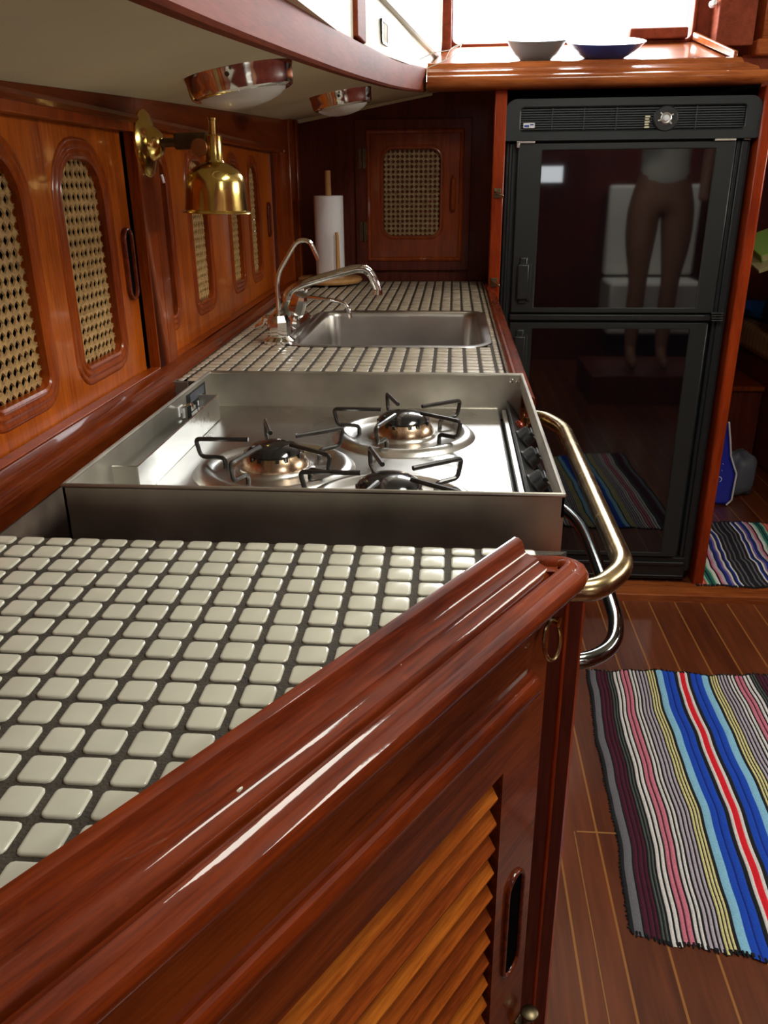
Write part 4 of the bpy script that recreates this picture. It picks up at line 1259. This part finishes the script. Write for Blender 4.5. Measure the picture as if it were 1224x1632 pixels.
tag(blob('', '', '', 1.57, 3.42, .592, .52, .80, .34, None, 3).build('duffel_bag', M['duffel']), 'dark slate soft bag heaped on the plaid settee', 'bag')
tag(blob('', '', '', 1.47, 4.08, .592, .24, .46, .055, None, 9, .2).build('blue_garment', M['blue_cloth']), 'bright blue crumpled cloth on the front of the plaid cushion', 'cloth')
bt = Matrix.Rotation(-.35, 3, 'Y') @ Matrix.Rotation(.25, 3, 'X')
def tb(x, y, z): v = bt @ Vector((x, y, z)); return (v.x + 1.30, v.y + 3.50, v.z + .955)
t = thing('buff_folder', 'buff card folder lying tilted on the dark bag under the green book', 'folder', (1.36, 3.52, .875))
MB().box(-.16, .16, -.17, .17, 0, .014, tb).build('cover', M['page'], t, bevel=.002)
t = thing('green_book', 'lime green book lying on the buff folder', 'book', (1.36, 3.52, .89))
MB().box(-.13, .08, -.12, .10, .0145, .044, tb).build('cover', M['green_book'], t, bevel=.003)
MB().box(-.126, .0815, -.1215, .096, .019, .040, tb).build('pages', M['page'], t)

t = thing('shopping_bag', 'royal blue shopping bag with white piping on the saloon floor', 'bag', (1.02, 3.12, .02))
pf = [(-.13, 0), (.045, 0), (.065, .02), (.075, .12), (.045, .19), (.03, .26), (.01, .33), (-.13, .33)]
b = MB().plate(pf, [], .09, lambda a, z, c: (1.03 + a, 3.05 - c + .03 * sin(z * 9), .0215 + z))
b.build('body', M['bag_blue'], t, bevel=.012, bseg=3)
MB().tube([(1.03 + a, 3.046 + .03 * sin(z * 9), .0235 + z) for a, z in pf[1:7]], .0035, 8).build('piping', M['white'], t)
b = MB()
for k in range(3):
    q = 2 * pi
    b.tube([(1.042 + .010 * cos(q * i / 12), 3.047 + .03 * sin((.10 + k * .028) * 9), .12 + k * .028 + .010 * sin(q * i / 12)) for i in range(12)], .0018, 5, closed=True)
b.build('printed_loops', M['white'], t)
tag(blob('', '', '', 1.16, 3.20, .021, .11, .14, .17, None, 12).build('plastic_bag', M['bag_grey']), 'crumpled grey plastic bag beside the royal blue bag', 'bag')

t = thing('overhead_locker', 'orange varnished overhead locker beyond the shelf at the top right', 'locker', (1.4, 3.2, 1.6))
MB().box(.945, 1.9, 3.0, 3.4, 1.60, 1.98).build('body', M['wood_x'], t, bevel=.004)
MB().box(.925, 1.9, 2.975, 3.40, 1.552, 1.60).build('lower_edge', M['wood_x'], t, bevel=.008)
b = MB().box(.90, 1.93, 3.02, 3.05, 1.44, 1.56)
struct(b.build('trim_14', M['wood_deck'], bevel=.003))
b = MB().lathe([(.010, 0), (.010, .004), (.004, .006), (.004, .016), (.009, .02), (.006, .03), (0, .031)], (.722, 2.775, 1.66), Matrix.Rotation(pi / 2, 3, 'X'), 14)
tag(b.build('window_catch', M['white']), 'small white catch at the lower right corner of the forward window', 'catch')

# ------------------------------------------------------------ what the gloss doors mirror: seat lining aft and the photographer
t = thing('seat_back', 'white padded aft seat back seen only mirrored in the refrigerator door', 'seat', (1.3, -1.2, .25))
MB().box(1.02, 1.62, -1.25, -1.17, .60, 1.17).build('pad', M['cushion'], t, bevel=.02)
MB().box(1.02, 1.62, -1.25, -.85, .25, .58).build('seat', M['cushion'], t, bevel=.02)


def skin_body(name, pts, edges, mat, parent=None, sub=2, root=0):
    me = bpy.data.meshes.new(name)
    me.from_pydata([p_[:3] for p_ in pts], edges, [])
    o = bpy.data.objects.new(name, me); C.objects.link(o)
    m1 = o.modifiers.new('skin', 'SKIN'); m1.use_smooth_shade = True
    sk_ = me.skin_vertices[0].data
    for i, p_ in enumerate(pts):
        sk_[i].radius = (p_[3], p_[4] if len(p_) > 4 else p_[3])
        sk_[i].use_root = (i == root)
    m2 = o.modifiers.new('sub', 'SUBSURF'); m2.levels = sub; m2.render_levels = sub
    me.materials.append(mat)
    if parent:
        o.parent = parent; o.location = -Vector(parent.location)
    return o


px_, py_ = 1.15, -.26
t = thing('person', 'person in a pale shirt holding up a phone, mirrored in the refrigerator door', 'person', (px_, py_, 0))
P_ = [(px_, py_, .92, .15, .11), (px_, py_, 1.06, .125, .09), (px_, py_, 1.22, .13, .09), (px_, py_, 1.36, .135, .085), (px_, py_, 1.44, .06, .055), (px_, py_ + .01, 1.50, .045, .045), (px_, py_ + .02, 1.60, .07, .085), (px_, py_ + .02, 1.68, .06, .075),
      (px_ - .09, py_, .86, .108, .108), (px_ - .10, py_ + .01, .66, .086, .088), (px_ - .09, py_ + .02, .46, .052, .054), (px_ - .09, py_, .30, .05, .055), (px_ - .09, py_ - .01, .09, .035, .035), (px_ - .09, py_ + .05, .035, .035, .03), (px_ - .09, py_ + .14, .028, .033, .02),
      (px_ + .09, py_, .86, .108, .108), (px_ + .10, py_ + .01, .66, .086, .088), (px_ + .09, py_ + .02, .46, .052, .054), (px_ + .09, py_, .30, .05, .055), (px_ + .09, py_ - .01, .09, .035, .035), (px_ + .09, py_ + .05, .035, .035, .03), (px_ + .09, py_ + .14, .028, .033, .02),
      (px_ - .17, py_, 1.385, .052, .052), (px_ - .24, py_ + .02, 1.18, .042, .042), (px_ - .24, py_ + .12, 1.14, .032, .032), (px_ - .24, py_ + .165, 1.145, .022, .032),
      (px_ + .17, py_, 1.385, .052, .052), (px_ + .24, py_ + .0, 1.15, .042, .042), (px_ + .21, py_ + .06, .94, .032, .032), (px_ + .205, py_ + .08, .86, .022, .034)]
E_ = [(0, 1), (1, 2), (2, 3), (3, 4), (4, 5), (5, 6), (6, 7), (0, 8), (8, 9), (9, 10), (10, 11), (11, 12), (12, 13), (13, 14), (0, 15), (15, 16), (16, 17), (17, 18), (18, 19), (19, 20), (20, 21), (3, 22), (22, 23), (23, 24), (24, 25), (3, 26), (26, 27), (27, 28), (28, 29)]
P_ = [(a, b_, z_ * 1.06, *r_) for a, b_, z_, *r_ in P_]
skin_body('body', P_, E_, M['skin'], t)
Q_ = [(px_, py_, .955, .168, .132), (px_, py_, 1.10, .14, .10), (px_, py_, 1.22, .14, .10), (px_, py_, 1.36, .145, .095), (px_, py_, 1.42, .08, .07), (px_ - .17, py_, 1.385, .062, .062), (px_ - .215, py_ + .01, 1.26, .058, .058), (px_ + .17, py_, 1.385, .062, .062), (px_ + .215, py_, 1.26, .058, .058)]
skin_body('shirt', Q_, [(0, 1), (1, 2), (2, 3), (3, 4), (3, 5), (5, 6), (3, 7), (7, 8)], M['shirt'], t)
b = MB().lathe([(0, .13), (.05, .12), (.08, .08), (.088, .03), (.085, -.03), (.07, -.10), (.05, -.14), (0, -.15)], (px_, py_ - .012, 1.73), None, 20)
b.build('hair', M['hair'], t)
# five fingers round the phone
for k in range(4):
    zz = 1.195 + k * .017
    fp = [(px_ - .245, py_ + .17, zz), (px_ - .252, py_ + .188, zz + .002), (px_ - .240, py_ + .197, zz + .003), (px_ - .222, py_ + .1955, zz + .003)]
    MB().tube(smooth_path(fp, 4), [.0085 - i * .0003 for i in range(13)], 8).build('finger', M['skin'], t)
MB().tube(smooth_path([(px_ - .225, py_ + .165, 1.19), (px_ - .212, py_ + .175, 1.21), (px_ - .208, py_ + .181, 1.235)], 4), [.010 - i * .0004 for i in range(9)], 8).build('thumb', M['skin'], t)
tag(MB().box(px_ - .255, px_ - .10, py_ + .183, py_ + .190, 1.21, 1.285).build('phone', M['black'], None, bevel=.003), 'black phone held by the person mirrored in the refrigerator door', 'phone')

for o in list(t.children): pass
t.location.z += .17
bpy.data.objects['phone'].location.z += .17
tag(MB().box(.80, 1.50, -.55, .02, 0, .165).build('companionway_step', M['wood_dark'], None, bevel=.006), 'broad dark wooden step under the feet of the mirrored person', 'step')
